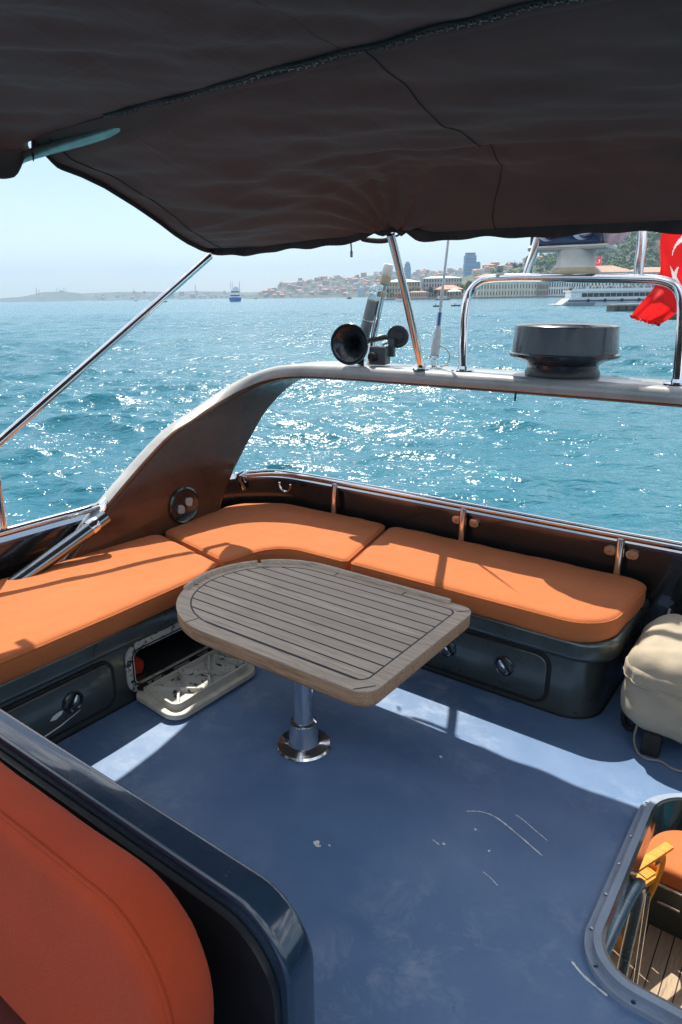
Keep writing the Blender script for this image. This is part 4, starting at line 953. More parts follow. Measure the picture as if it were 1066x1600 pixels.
# ---- woods and trees
def leaves(bm, c, rx, rz, n, size, rnd):
    for _ in range(n):
        d = Vector((rnd.gauss(0, 1), rnd.gauss(0, 1), rnd.gauss(0, 1))).normalized(); q = rnd.random() ** .4
        lump = 1 + .35 * noise.noise(Vector(c) * .3 + d * 1.7)
        p = Vector(c) + Vector((d.x * rx, d.y * rx, d.z * rz)) * q * lump
        nrm = (d + Vector((rnd.uniform(-.6, .6), rnd.uniform(-.6, .6), rnd.uniform(-.2, .9)))).normalized(); a = nrm.orthogonal().normalized(); b = nrm.cross(a); w = size * rnd.uniform(.6, 1.3)
        bm.faces.new([bm.verts.new(p + (a * x + b * y) * w) for x, y in ((-1, -.5), (.2, -1), (1, .3), (-.1, .9))])
rnd = random.Random(5)
bm = newbm()
for _ in range(900):
    u = rnd.uniform(765, 1130); f = rnd.uniform(.16, 1.04); p = right.at(u, f)
    if u < 835 and f > .55: continue
    h = rnd.uniform(5, 9); leaves(bm, p + Vector((0, 0, h * .7)), h * .75, h * .7, 54, 1.25, rnd)
structure('hillside_wood', bm, 'leaf', 0, world=True, kind='stuff')
def tree(u, D, vtop, vbot, wpx, label, dark=False, group='trees along the far shore', rz=1.0, f=None):
    base = WP(u, vbot, D); H = hgt(u, vtop, D) - (base.z - SEA_Z); W = wpx * D / F / 2
    t = thing('cypress_tree' if rz > 1 else 'shore_tree', label, 'tree', base, group, world=True)
    bm = newbm(); tube(bm, [base + Vector((0, 0, -1)), base + Vector((.1, 0, H * .4)), base + Vector((0, .1, H * .75))], [H * .04, H * .03, H * .01], 7); part('trunk', bm, 'bark', t)
    bm = newbm(); r2 = random.Random(int(u * 7))
    if rz > 1: leaves(bm, base + Vector((0, 0, H * .55)), W, H * .48, 240, H * .06, r2)
    else:
        for k in range(5): leaves(bm, base + Vector((r2.uniform(-.55, .55) * W, r2.uniform(-.5, .5) * W, H * r2.uniform(.5, .8))), W * .55, H * .24, 80, H * .05, r2)
    part('crown', bm, 'dark_leaf' if dark else 'leaf', t, 0)
for i, (u, D, vt, vb, w, d, l) in enumerate([(722, 735, 442, 463, 14, False, 'bushy green tree on the shore just left of the cream palace facade'), (733, 728, 437, 463, 13, False, 'taller green tree on the shore touching the cream palace corner'), (741, 722, 448, 463.5, 9, True, 'low dark tree at the foot of the cream palace corner'),
                                  (650, 730, 447, 463, 14, False, 'green tree in front of the tan barracks block'), (672, 733, 446, 463, 10, True, 'dark tree in the gap between the two long shore blocks'), (681, 725, 452, 463.5, 8, True, 'small dark tree left of the red-roofed pavilion'),
                                  (601, 735, 449, 464, 14, True, 'dark tree at the left end of the tan barracks block'), (612, 728, 455, 464.5, 10, False, 'low green shrub tree by the water below the tan barracks block'),
                                  (755, 900, 428, 445, 26, False, 'wide light green tree on the slope above the palace roof'), (772, 960, 422, 436, 20, False, 'rounded green tree below the hilltop houses')]):
    tree(u, D, vt, vb, w, l, d)
for u, vt, vb, w, l in [(791, 411, 424, 4, 'slim dark cypress standing right of the hilltop houses'), (803, 408, 424, 12, 'broad dark conifer on the ridge left of the chrome tube'), (812, 409, 424, 9, 'smaller dark conifer next to the broad one on the ridge'), (823, 399, 420, 5, 'tall slim cypress right against the chrome tube'),
                        (845, 393, 412, 9, 'dark cypress rising behind the scanner pedestal, the taller one'), (856, 397, 412, 10, 'shorter dark tree behind the scanner pedestal')]:
    tree(u, 1150, vt, vb + 4, w, l, True, 'dark trees on the ridge', rz=1.5)

# ---- buildings on the far shore
def house_proto(wm, rm, w, d, h):
    bm = newbm(); slab(bm, [(-w / 2, -d / 2), (w / 2, -d / 2), (w / 2, d / 2), (-w / 2, d / 2)], -6, h)
    nb = len(bm.faces); a = [bm.verts.new(p) for p in ((-w * .56, -d * .56, h), (w * .56, -d * .56, h), (w * .56, d * .56, h), (-w * .56, d * .56, h))]; r = [bm.verts.new((-w * .22, 0, h + d * .24)), bm.verts.new((w * .22, 0, h + d * .24))]
    for f in ((a[0], a[1], r[1], r[0]), (a[1], a[2], r[1]), (a[2], a[3], r[0], r[1]), (a[3], a[0], r[0])): bm.faces.new(f)
    nr = len(bm.faces)
    for row in range(max(1, int(h / 3.2))):       # dark window openings, a few per floor, just proud of the wall
        for k in range(3):
            x = -w * .3 + k * w * .3; z = 1.0 + row * 3.2
            bm.faces.new([bm.verts.new(q) for q in ((x - .6, -d / 2 - .03, z), (x + .6, -d / 2 - .03, z), (x + .6, -d / 2 - .03, z + 1.5), (x - .6, -d / 2 - .03, z + 1.5))])
    bm.faces.ensure_lookup_table()
    for k, f in enumerate(bm.faces): f.material_index = 0 if k < nb else (1 if k < nr else 2)
    me = bpy.data.meshes.new('hillside_house'); bm.normal_update(); bm.to_mesh(me); bm.free()
    for k in (wm, rm, 'window_dark'): me.materials.append(M[k])
    return me
HP = [house_proto(*a) for a in (('wall_cream', 'roof_red', 13, 10, 9), ('wall_pale', 'roof_brown', 11, 10, 12), ('wall_pink', 'roof_terra', 15, 11, 8), ('wall_tan', 'roof_red', 12, 9, 11), ('wall_white', 'roof_brown', 10, 9, 9), ('wall_grey', 'roof_terra', 18, 11, 14))]
HL = ['cream', 'pale', 'pinkish', 'tan', 'white', 'grey']
def house(p, k, rot, sc, label, group):
    o = bpy.data.objects.new('hillside_house', HP[k]); COL.objects.link(o); o.location = p; o.rotation_euler = (0, 0, rot); o.scale = (sc, sc, sc); props(o, label, 'house', group)
for _ in range(290):
    u = 408 + 345 * rnd.random() ** .9; f = rnd.uniform(.05, 1.0); k = rnd.randrange(6)
    house(mid.at(u, f), k, rnd.uniform(-.8, .8), rnd.uniform(.7, 1.15), f'tiny hazy {HL[k]} house among the many crowding the hill across the water', f'{HL[k]} houses on the far town hill')
for _ in range(46):
    u = rnd.uniform(150, 440); f = rnd.uniform(.05, .7); k = rnd.choice((0, 1, 4, 5))
    house(head.at(u, f), k, rnd.uniform(-.6, .6), rnd.uniform(.8, 1.5), f'tiny hazy {HL[k]} building on the low headland on the horizon', f'{HL[k]} buildings on the far headland')
for _ in range(30):
    u = rnd.uniform(738, 800); f = rnd.uniform(.75, 1.0); k = rnd.randrange(6)
    house(right.at(u, f), k, rnd.uniform(-.5, .5), rnd.uniform(.45, .7), f'small {HL[k]} house with red tiles at the hilltop above the palace', f'{HL[k]} houses on the hilltop above the palace')
for u, f, l in ((818, .93, 'pale house with a terracotta roof alone among hillside trees beside the chrome tube'), (838, .86, 'red-roofed house among trees between chrome tube and scanner pedestal')):
    house(right.at(u, f), 2, .2, .75, l, None) if False else None
    o = bpy.data.objects.new('hillside_house', HP[0]); COL.objects.link(o); o.location = right.at(u, f) + Vector((0, -4, 3)); o.scale = (.75,) * 3; props(o, l, 'house')

def building(name, label, u0, u1, v_eave, v_ridge, D, depth, rows, cols, wm, rm, group=None, inset=.0, v_base=464, win=(.45, .55), cat='building', overhang=.8):
    x0, x1 = shore_x(u0, D), shore_x(u1, D); um = (u0 + u1) / 2
    ze = SEA_Z + hgt(um, v_eave, D); zr = SEA_Z + hgt(um, v_ridge, D); zb = SEA_Z + 1.41
    base = Vector(((x0 + x1) / 2, D + depth / 2, zb))
    b = thing(name, label, cat, base, group, world=True)
    bm = newbm(); slab(bm, [(x0, D), (x1, D), (x1, D + depth), (x0, D + depth)], zb, ze); part('wall', bm, wm, b, 0)
    bm = newbm(); o_ = overhang; q = min(depth * .45, (x1 - x0) * .42) + o_
    a = [bm.verts.new(p) for p in ((x0 - o_, D - o_, ze), (x1 + o_, D - o_, ze), (x1 + o_, D + depth + o_, ze), (x0 - o_, D + depth + o_, ze))]; m_ = D + depth / 2
    r = [bm.verts.new((x0 - o_ + q, m_, zr)), bm.verts.new((x1 + o_ - q, m_, zr))]
    for f in ((a[0], a[1], r[1], r[0]), (a[1], a[2], r[1]), (a[2], a[3], r[0], r[1]), (a[3], a[0], r[0]), (a[3], a[2], a[1], a[0])): bm.faces.new(f)
    part('roof', bm, rm, b, 0)
    fh = (ze - zb) / rows; cw = (x1 - x0) / cols
    for i in range(rows):
        for j in range(cols):
            cx = x0 + (j + .5) * cw; cz = zb + (i + .52) * fh; w, h = cw * win[0] / 2, fh * win[1] / 2
            bm = newbm(); slab(bm, [(cx - w, D - .06), (cx + w, D - .06), (cx + w, D + .05), (cx - w, D + .05)], cz - h, cz + h); part('window', bm, 'window_dark', b, 0)
    return b, x0, x1, zb, ze
building('barracks', 'tan three-storey shore block with a pale green hipped roof left of the canopy strut', 604, 656, 440.5, 436, 735, 22, 3, 12, 'wall_tan', 'roof_green')
building('barracks', 'longer grey shore block with a pale green roof right of the canopy strut', 661, 721, 434.6, 430.8, 745, 24, 4, 14, 'wall_grey', 'roof_green')
building('waterfront_house', 'low pinkish waterfront building between the two green-roofed blocks', 640, 668, 456.5, 454.5, 722, 10, 1, 8, 'wall_pink', 'roof_terra')
building('waterfront_house', 'waterside pavilion with a wide red hipped roof behind the white parasol', 684, 721, 452, 445, 728, 16, 1, 8, 'wall_tan', 'roof_terra', overhang=2)
par = thing('parasol', 'large white parasol canopy in front of the red-roofed pavilion', 'parasol', WP(710, 463, 718), None, world=True)
b0 = WP(710, 463, 718); zt = SEA_Z + hgt(710, 450, 718); ze = SEA_Z + hgt(710, 455, 718)
bm = newbm(); lathe(bm, [(7.6, ze - .5), (7.6, ze), (3.2, (zt + ze) / 2), (.2, zt)], (b0.x, b0.y, 0), n=10); part('canopy', bm, 'parasol', par)
bm = newbm(); tube(bm, [(b0.x, b0.y, SEA_Z + 1.3), (b0.x, b0.y, zt)], .2, 6); part('pole', bm, 'wall_white', par)
pal, x0, x1, zb, ze = building('palace', 'long cream palace facade with rows of windows and a terracotta roof on the waterfront', 746, 838, 432.5, 427, 712, 20, 3, 20, 'wall_cream', 'roof_terra', win=(.30, .58))
for k in range(11):
    cx = x0 + (x1 - x0) * k / 10; bm = newbm(); slab(bm, [(cx - .45, 711.5), (cx + .45, 711.5), (cx + .45, 711.95), (cx - .45, 711.95)], zb, ze - .3); part('pilaster', bm, 'wall_white', pal, 0)
for z in (zb + (ze - zb) / 3, zb + (ze - zb) * 2 / 3):
    bm = newbm(); slab(bm, [(x0, 711.7), (x1, 711.7), (x1, 711.97), (x0, 711.97)], z - .2, z + .2); part('cornice', bm, 'wall_white', pal, 0)
building('palace_wing', 'narrow brown columned wing at the right end of the cream palace', 838.5, 856, 434, 429, 710, 18, 3, 8, 'wall_tan', 'roof_terra', win=(.55, .7))
building('colonnade_house', 'pale columned waterfront building behind the ferry stern', 856.5, 918, 438, 431, 714, 18, 2, 16, 'wall_white', 'roof_terra', win=(.5, .7))
building('long_hall', 'white hall with a broad terracotta hipped roof behind the small red flag', 916, 986, 425, 414, 740, 34, 3, 13, 'wall_white', 'roof_terra', overhang=2)
building('long_hall', 'second terracotta-roofed hall right of the tall chrome tube', 984, 1090, 425, 416.5, 760, 30, 3, 14, 'wall_pale', 'roof_terra', overhang=2)
tp = thing('flagpole', 'thin pole flying a small red flag in front of the terracotta roof', 'flagpole', WP(940, 430, 700), None, world=True)
pb, pt = WP(940, 440, 700), WP(941, 399, 700)
bm = newbm(); tube(bm, [Vector((pt.x, pt.y, pb.z)), pt], .22, 6); part('pole', bm, 'wall_white', tp)
bm = newbm(); V = grid(bm, lambda u, v: pt + Vector((-.2 - u * 5.8, math.sin(u * 6) * .4, -.4 - v * 7.5 - u * 2.6 + math.sin(u * 5 + v * 3) * .35)), 24, 24)
bm.faces.ensure_lookup_table()
for k, f in enumerate(bm.faces):
    i, j = divmod(k, 24); x, y = i / 24, j / 24; f.material_index = 1 if (math.hypot(x - .42, (y - .5) * 1.2) < .25 and math.hypot(x - .52, (y - .5) * 1.2) > .19) or math.hypot(x - .72, (y - .5) * 1.2) < .07 else 0
part('cloth', bm, ('flag_red', 'flag_white'), tp, 180)

def tower(label, u0, u1, vtop, D, wm, steps):
    x0, x1 = shore_x(u0, D), shore_x(u1, D); w = x1 - x0; um = (u0 + u1) / 2; H = hgt(um, vtop, D); cx = (x0 + x1) / 2
    t = thing('tower_block', label, 'tower', (cx, D, SEA_Z), 'hazy tower blocks on the skyline', world=True)
    z = SEA_Z
    for fr, sc in steps:
        z2 = SEA_Z + H * fr; bm = newbm(); hw = w * sc / 2; slab(bm, rounded([(cx - hw, D - hw * .7), (cx + hw, D - hw * .7), (cx + hw, D + hw * .7), (cx - hw, D + hw * .7)], hw * .15, 2), z, z2); part('storey_block', bm, wm, t, 0)
        for k in range(int((z2 - z) / 7)):
            bm = newbm(); zz = z + 3 + k * 7; slab(bm, [(cx - hw * .84, D - hw * .7 - .15), (cx + hw * .84, D - hw * .7 - .15), (cx + hw * .84, D - hw * .7 + .1), (cx - hw * .84, D - hw * .7 + .1)], zz, zz + 2.6); part('window_band', bm, 'tower_dark', t, 0)
        z = z2
    return t
tower('broad blue glass tower block rising behind the hilltop houses', 723, 742, 395, 1800, 'tower_blue', [(.74, 1.0), (.93, .94), (1.0, .78)])
tower('low blue side block leaning against the broad tower', 742.2, 748.5, 409, 1795, 'tower_blue', [(.95, 1.0), (1.0, .8)])
tower('slim hazy tower block right beside the canopy strut', 631, 641.5, 409, 2300, 'tower_blue', [(.85, 1.0), (.95, .8), (1.0, .45)])
def mosque(label, u, vdome, vmin, D, vb, w):
    p = WP(u, vb, D); zd = SEA_Z + hgt(u, vdome, D); zm = SEA_Z + hgt(u, vmin, D); W = w * D / F / 2
    t = thing('mosque', label, 'mosque', p, None, world=True)
    bm = newbm(); slab(bm, [(p.x - W, p.y - W), (p.x + W, p.y - W), (p.x + W, p.y + W), (p.x - W, p.y + W)], p.z - 12, p.z + (zd - p.z) * .5); part('hall', bm, 'wall_grey', t, 0)
    bm = newbm(); R_ = W * .8; z0 = p.z + (zd - p.z) * .5; lathe(bm, [(R_ * math.cos(a), z0 + (zd - z0) * math.sin(a)) for a in np.linspace(0, PI / 2, 8)], (p.x, p.y, 0), n=16); part('dome', bm, 'dome_lead', t)
    for sx in (-1.15, 1.15):
        for sy in (-1, 1):
            bm = newbm(); r = max(1.4, W * .07); lathe(bm, [(r, p.z - 12), (r, zm - 12), (r * 1.5, zm - 11), (r * .8, zm - 10), (.1, zm)], (p.x + sx * W * (1 if sy < 0 else .8), p.y + sy * W, 0), n=8); part('minaret', bm, 'wall_grey', t)
mosque('great mosque silhouette with minarets on the horizon behind the blue ferry', 369, 446.5, 438.5, 3950, 459, 11)
mosque('domed mosque with minarets on the wooded headland at far left', 97, 452.5, 447.5, 4180, 459, 9)
mosque('white domed shore mosque at the foot of the town hill', 565, 447.5, 441, 2240, 458, 9)
for u, vt, vb, l in ((306, 444, 457, 'lone tall minaret on the horizon right of the chrome strut'), (210, 449.5, 457, 'short lone minaret on the headland skyline'), (58, 447, 462, 'thin mast on the left end of the headland'), (62, 451, 461, 'short spire beside the thin mast on the headland')):
    p = WP(u, vb, 4000); zt = WP(u, vt, 4000).z; r = 2.2
    bm = newbm(); lathe(bm, [(r, p.z - 8), (r, zt - 14), (r * 1.5, zt - 13), (r * .9, zt - 12), (.2, zt)], (p.x, p.y, 0), n=8); single('minaret', bm, 'wall_grey', l, 'minaret', (p.x, p.y, p.z), world=True)

# ---- boats
def boat(name, label, u, v, L, beam, H, rot, hull_m, cab_m, decks=1, cat='boat', group=None):
    p = sea_hit(u, v); b = thing(name, label, cat, (p.x, p.y, SEA_Z), group, world=True)
    R_ = Matrix.Translation((p.x, p.y, SEA_Z)) @ Matrix.Rotation(rot, 4, 'Z')
    def add(n, bm, m): bmesh.ops.transform(bm, verts=bm.verts, matrix=R_); return part(n, bm, m, b, 30)
    bm = newbm(); out = [(-L / 2, -beam / 2), (L * .15, -beam / 2), (L * .38, -beam * .3), (L / 2, 0), (L * .38, beam * .3), (L * .15, beam / 2), (-L / 2, beam / 2)]
    rings(bm, [[(x * .96, y * .8, -.4) for x, y in out], [(x * .97, y * .93, H * .5) for x, y in out], [(x, y, H * (1 + .25 * max(0, x / L))) for x, y in out]]); add('hull', bm, hull_m)
    z = H
    for k in range(decks):
        l, w, h = L * (.55 - .13 * k), beam * (.72 - .1 * k), max(1.6, H * .95)
        bm = newbm(); slab(bm, rounded([(-l * .55, -w / 2), (l * .45, -w / 2), (l * .45, w / 2), (-l * .55, w / 2)], w * .12, 3), z, z + h, .1); add('cabin', bm, cab_m)
        bm = newbm(); slab(bm, rounded([(-l * .50, -w / 2 - .03), (l * .45 + .03, -w / 2 - .03), (l * .45 + .03, w / 2 + .03), (-l * .50, w / 2 + .03)], w * .12, 3), z + h * .45, z + h * .8); add('window_band', bm, 'window_dark'); z += h
    bm = newbm(); tube(bm, [(-L * .05, 0, z - .2), (-L * .08, 0, z + H * 1.1)], .07, 6); add('mast', bm, 'wall_white')
    return b, add
boat('passenger_ferry', 'blue and white passenger ferry heading this way on the open water at left', 368, 471.2, 36, 15, 4.4, -1.45, 'boat_blue', 'ferry_white', 2, 'ferry')
boat('motorboat', 'red and white motorboat just left of the canopy strut foot', 626, 471, 10, 4.3, 1.9, -1.2, 'ferry_white', 'boat_red', 2)
boat('motor_yacht', 'grey motor yacht lying off the red-roofed pavilion', 692, 469, 13, 3.6, 1.3, .08, 'ferry_grey', 'ferry_white', 1, 'yacht')
for u, v, L, m, l in ((400, 467.3, 9, 'boat_dark', 'small dark boat right of the blue ferry'), (546, 467, 8, 'boat_dark', 'small dark launch below the town hill'), (255, 472.3, 13, 'boat_dark', 'dark launch just right of the chrome strut'), (213, 470.6, 14, 'ferry_white', 'white launch left of the chrome strut near the headland'), (284, 468.2, 10, 'ferry_white', 'tiny white boat under the lone tall minaret')):
    boat('small_boat', l, u, v, L, 3.2, 1.3, rnd.uniform(-.3, .3), m, 'wall_grey', 1)
p = sea_hit(236, 470); sb = thing('sailing_boat', 'small white sailing boat seen beside the chrome strut', 'sailing boat', p, None, world=True)
bm = newbm(); slab(bm, [(p.x - 6, p.y - 1.5), (p.x + 5, p.y - 1.5), (p.x + 8, p.y), (p.x + 5, p.y + 1.5), (p.x - 6, p.y + 1.5)], SEA_Z - .3, SEA_Z + 1.4); part('hull', bm, 'ferry_white', sb)
bm = newbm(); vs = [bm.verts.new(q) for q in ((p.x - 5, p.y, SEA_Z + 2), (p.x + .5, p.y + .6, SEA_Z + 2), (p.x + .5, p.y, SEA_Z + 14))]; bm.faces.new(vs); so = part('sail', bm, 'ferry_white', sb, 0); md = so.modifiers.new('t', 'SOLIDIFY'); md.thickness = .1
for u, v, l in ((684, 479.2, 'left one of two dark rowing boats with people near the white antenna'), (712.5, 478.3, 'right one of two dark rowing boats, nearer the chrome hoop')):
    p = sea_hit(u, v); D = p.y; L = 14.5 * D / F
    b = thing('rowing_boat', l, 'boat', (p.x, p.y, SEA_Z), None, world=True)
    bm = newbm(); out = [(-L / 2, -.5), (L * .2, -.6), (L / 2, 0), (L * .2, .6), (-L / 2, .5)]
    rings(bm, [[(p.x + x * .9, p.y + y * .7, SEA_Z - .2) for x, y in out], [(p.x + x, p.y + y, SEA_Z + .45 + .25 * max(0, x / L)) for x, y in out]]); part('hull', bm, 'boat_dark', b)
    for dx in ((-.9, .9) if u < 700 else (-.6,)):
        bm = newbm(); c = Vector((p.x + dx, p.y, SEA_Z + .45)); vs = [bm.verts.new(q) for q in (c, c + Vector((.02, 0, .3)), c + Vector((.03, 0, .52)), c + Vector((.03, 0, .60)), c + Vector((.03, 0, .72)), c + Vector((.03, 0, .84)), c + Vector((.28, -.15, .36)), c + Vector((.25, .15, .36)), c + Vector((.4, -.1, .05)), c + Vector((.4, .1, .05)))]
        for a, e in ((0, 1), (1, 2), (2, 3), (3, 4), (4, 5), (2, 6), (2, 7), (0, 8), (0, 9)): bm.edges.new((vs[a], vs[e]))
        me_o = single('person', bm, 'cloth_dark', f'person in dark clothes sitting in the {"left" if u < 700 else "right"} rowing boat' + (' at its ' + ('stern' if dx < 0 else 'bow') if u < 700 else ''), 'person', c, None, 40, True)
        sk = me_o.modifiers.new('skin', 'SKIN'); rad = (.17, .18, .20, .08, .12, .08, .06, .06, .09, .09)
        for i, sv in enumerate(me_o.data.skin_vertices[0].data): sv.radius = (rad[i], rad[i])
        me_o.data.skin_vertices[0].data[0].use_root = True; me_o.modifiers.new('sub', 'SUBSURF').levels = 1

# ---- excursion ferry lying across the right background
FD = sea_hit(900, 477.5).y; px = FD / F
fx = lambda u: shore_x(u, FD, 470)
fz = lambda v, u=930: SEA_Z + hgt(u, v, FD)
fe = thing('excursion_ferry', 'white two-deck excursion ferry with a dark stripe and tyre fenders moored at right', 'ferry', (fx(960), FD + 4, SEA_Z), None, world=True)
X0, X1 = fx(868), fx(1130); W2 = 8.5
bm = newbm(); z0, z1 = SEA_Z - .5, fz(466.5)
out0 = [(X0 + 1.2, FD + .8), (X1, FD), (X1, FD + W2), (X0 + 1.2, FD + W2 - .8)]; out1 = [(X0 + 5, FD + .3), (X1, FD), (X1, FD + W2), (X0 + 5, FD + W2 - .3)]
rings(bm, [[(x, y, z0) for x, y in out0], [(x, y, z1) for x, y in out1]]); part('hull', bm, 'ferry_white', fe, 0)
bm = newbm(); slab(bm, [(X0 - .3, FD + 1), (X0 + 5, FD + .6), (X0 + 5, FD + W2 - .6), (X0 - .3, FD + W2 - 1)], SEA_Z + .1, SEA_Z + .55); part('stern_platform', bm, 'ferry_white', fe, 0)
bm = newbm(); slab(bm, [(fx(888), FD - .06), (fx(1130), FD - .06), (fx(1130), FD + .02), (fx(888), FD + .02)], fz(470.6), fz(468.6)); part('stripe', bm, 'ferry_blue', fe, 0)
bm = newbm(); slab(bm, [(fx(884), FD - .08), (fx(930), FD - .08), (fx(930), FD + .02), (fx(884), FD + .02)], SEA_Z + .1, fz(472.6)); part('dark_strake', bm, 'ferry_grey', fe, 0)
bm = newbm(); slab(bm, rounded([(fx(893), FD + .25), (X1, FD + .25), (X1, FD + W2 - .3), (fx(893), FD + W2 - .3)], .6, 3), z1 + .01, fz(455.6)); part('saloon', bm, 'ferry_white', fe, 0)
for k in range(15):
    a, b_ = 909 + k * 9, 917.2 + k * 9; bm = newbm(); slab(bm, [(fx(a), FD + .18), (fx(b_), FD + .18), (fx(b_), FD + .4), (fx(a), FD + .4)], fz(463.8), fz(457.8)); part('window', bm, 'window_dark', fe, 0)
bm = newbm(); slab(bm, [(fx(890), FD - .1), (X1, FD - .1), (X1, FD + W2 + .1), (fx(890), FD + W2 + .1)], fz(455.6) + .01, fz(453.2)); part('upper_deck', bm, 'ferry_white', fe, 0)
bm = newbm(); slab(bm, [(fx(893), FD), (X1, FD), (X1, FD + .06), (fx(893), FD + .06)], fz(453.2), fz(450.6)); part('bulwark', bm, 'ferry_white', fe, 0)
for v in (449.6, 448.3):
    bm = newbm(); tube(bm, [(fx(890), FD, fz(v)), (X1, FD, fz(v))], .05, 5); part('railing', bm, 'ferry_white', fe)
bm = newbm(); slab(bm, [(fx(896), FD - .2), (X1, FD - .2), (X1, FD + W2 + .2), (fx(896), FD + W2 + .2)], fz(441.2), fz(439.2), .1); part('awning', bm, 'ferry_white', fe, 0)
for u in range(898, 1120, 21):
    for dy in (.15, W2 - .2):
        bm = newbm(); tube(bm, [(fx(u), FD + dy, fz(453.2)), (fx(u), FD + dy, fz(441))], .07, 6); part('awning_post', bm, 'ferry_white', fe)
for u in (919, 945, 971.5, 998, 1024, 1050):
    bm = newbm(); c = Vector((fx(u), FD - .28, fz(469.3)))
    P = [c + Vector((.42 * math.cos(a), 0, .42 * math.sin(a))) for a in np.linspace(0, 2 * PI, 17)]; tube(bm, P, .17, 8, False); part('tyre_fender', bm, 'black_rubber', fe)
bm = newbm()
for _ in range(90):
    x = fx(rnd.uniform(894, 1075)); y = FD + rnd.uniform(.5, W2 - .8); z = fz(453.2); h = rnd.uniform(1.1, 1.7); nb = len(bm.verts)
    lathe(bm, [(.16, z), (.26, z + h * .45), (.24, z + h * .75), (.08, z + h * .80), (.13, z + h * .88), (.05, z + h)], (x, y, 0), n=7)
    bm.faces.ensure_lookup_table(); mi = rnd.choice((0, 0, 0, 1, 2))
    for f in bm.faces[-43:]: f.material_index = mi
structure('passenger_crowd', bm, ('cloth_dark', 'ferry_white', 'boat_red'), 40, world=True, kind='stuff')

# ---- concrete pier heads in front of the ferry
def pier(label, u0, u1, vb, vt, depth):
    D = sea_hit((u0 + u1) / 2, vb).y; x0, x1 = shore_x(u0, D), shore_x(u1, D); zt = SEA_Z + hgt(u0, vt, D)
    t = thing('pier_block', label, 'pier', ((x0 + x1) / 2, D, SEA_Z), None, world=True)
    bm = newbm(); slab(bm, [(x0, D), (x1, D), (x1, D + depth), (x0, D + depth)], SEA_Z - 1, zt - .35); part('block', bm, 'dock_concrete', t, 0)
    bm = newbm(); slab(bm, [(x0 - .15, D - .12), (x1, D - .12), (x1, D + depth), (x0 - .15, D + depth)], zt - .349, zt); part('capping', bm, 'dock_top', t, 0)
    bm = newbm(); slab(bm, [(x0 - .04, D - .05), (x1, D - .05), (x1, D + .5), (x0 - .04, D + .5)], SEA_Z - .3, SEA_Z + .55); part('weed_band', bm, 'weed_green', t, 0)
    n = max(2, int((x1 - x0) / 1.6))
    for k in range(n):
        x = x0 + (k + .5) * (x1 - x0) / n; bm = newbm(); box(bm, (x, D - .1, (zt + SEA_Z) / 2), (.28, .16, (zt - SEA_Z) * .6)); part('rubber_fender', bm, 'black_rubber', t, 0)
pier('dark concrete pier head in front of the ferry, left of the flag', 962, 1012, 487, 475.5, 5)
pier('nearer dark pier block at the right edge behind the flag', 1041, 1110, 499.5, 488, 5)

# ================================================================== AIR, SKY, SUN
sd_boat = Vector((-.397, .369, 1.0)).normalized()
SUN = (MB.to_3x3() @ sd_boat).normalized()
sun_el = math.asin(SUN.z); sun_az = math.atan2(SUN.x, SUN.y)
ld = bpy.data.lights.new('sun', 'SUN'); ld.energy = 3.9; ld.angle = math.radians(.5); ld.color = (1.0, .92, .79)
lo = bpy.data.objects.new('sun', ld); COL.objects.link(lo); lo.rotation_euler = SUN.to_track_quat('Z', 'Y').to_euler(); lo.location = SUN * 60

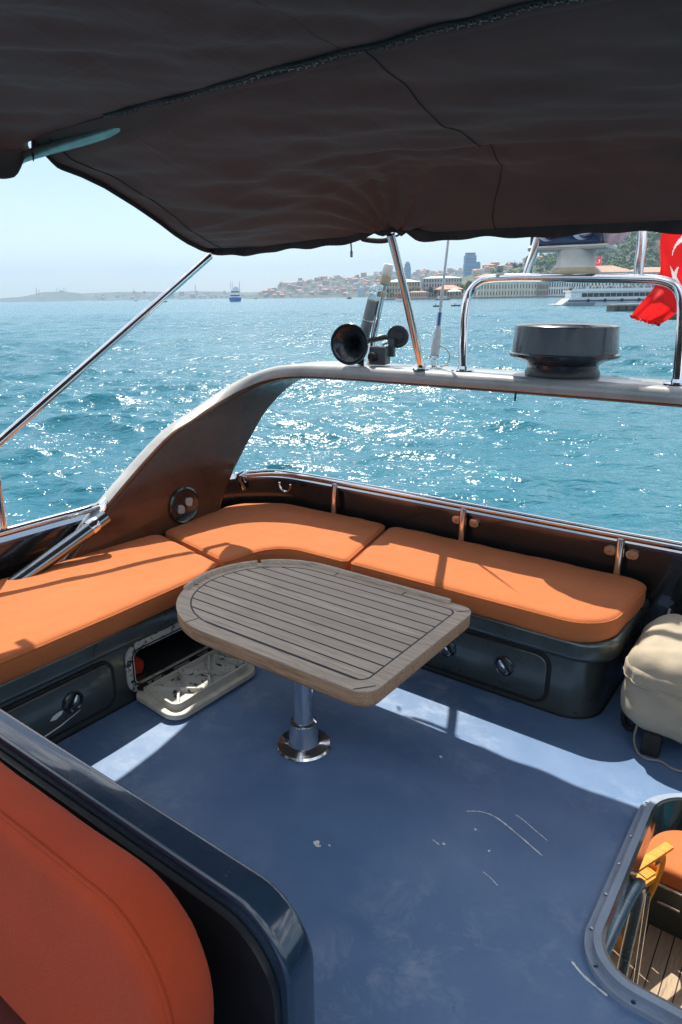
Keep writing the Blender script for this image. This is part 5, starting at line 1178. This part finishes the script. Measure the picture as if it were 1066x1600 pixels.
world = bpy.data.worlds.new('World'); scene.world = world; world.use_nodes = True
nt = world.node_tree; bg = nt.nodes['Background']
sky = nt.nodes.new('ShaderNodeTexSky'); sky.sky_type = 'NISHITA'; sky.sun_disc = False
sky.sun_elevation = sun_el; sky.sun_rotation = sun_az; sky.air_density = 1.0; sky.dust_density = .5; sky.ozone_density = 1.0
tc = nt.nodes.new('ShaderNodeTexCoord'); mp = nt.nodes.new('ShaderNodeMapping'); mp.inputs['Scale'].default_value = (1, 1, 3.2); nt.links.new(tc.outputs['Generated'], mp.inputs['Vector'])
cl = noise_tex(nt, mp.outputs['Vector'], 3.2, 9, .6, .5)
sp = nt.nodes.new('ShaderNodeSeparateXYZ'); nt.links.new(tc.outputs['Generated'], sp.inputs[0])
high = ramp(nt, sp.outputs['Z'], [(.10, 0), (.34, 1)])                  # bright cloud added out of view overhead to lift shade; wisps near the horizon
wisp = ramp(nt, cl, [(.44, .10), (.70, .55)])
fill_cloud = math_n(nt, 'MULTIPLY', ramp(nt, cl, [(.46, 0), (.58, .85)]), high)
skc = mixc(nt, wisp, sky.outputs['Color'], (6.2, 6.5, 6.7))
skc = mixc(nt, fill_cloud, skc, (15.5, 15.2, 14.8))
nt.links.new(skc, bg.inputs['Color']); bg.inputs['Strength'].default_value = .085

# haze: one closed box of thin air round everything
bm = newbm(); slab(bm, [(-8200, -8200), (8200, -8200), (8200, 8200), (-8200, 8200)], SEA_Z - 1.0, 330)
me = bpy.data.meshes.new('haze'); bm.to_mesh(me); bm.free(); hz = bpy.data.objects.new('haze', me); COL.objects.link(hz); hz['kind'] = 'stuff'
m = bpy.data.materials.new('haze_air'); m.use_nodes = True; nt = m.node_tree; nt.nodes.remove(nt.nodes['Principled BSDF'])
pv = nt.nodes.new('ShaderNodeVolumePrincipled'); pv.inputs['Color'].default_value = (.50, .74, 1.0, 1); pv.inputs['Density'].default_value = 1.6e-4; pv.inputs['Anisotropy'].default_value = 0.0
nt.links.new(pv.outputs['Volume'], nt.nodes['Material Output'].inputs['Volume']); me.materials.append(m)

scene.view_settings.view_transform = 'Standard'; scene.view_settings.look = 'None'; scene.view_settings.gamma = 1
scene.view_settings.exposure = .90
scene.render.engine = 'CYCLES'
cy = scene.cycles
cy.max_bounces = 8; cy.diffuse_bounces = 4; cy.glossy_bounces = 4; cy.transmission_bounces = 6; cy.volume_bounces = 0; cy.transparent_max_bounces = 8
cy.caustics_reflective = False; cy.caustics_refractive = False; cy.sample_clamp_indirect = 6; cy.blur_glossy = .3
cy.sample_clamp_direct = 14
cy.use_denoising = True; cy.denoising_prefilter = 'NONE'
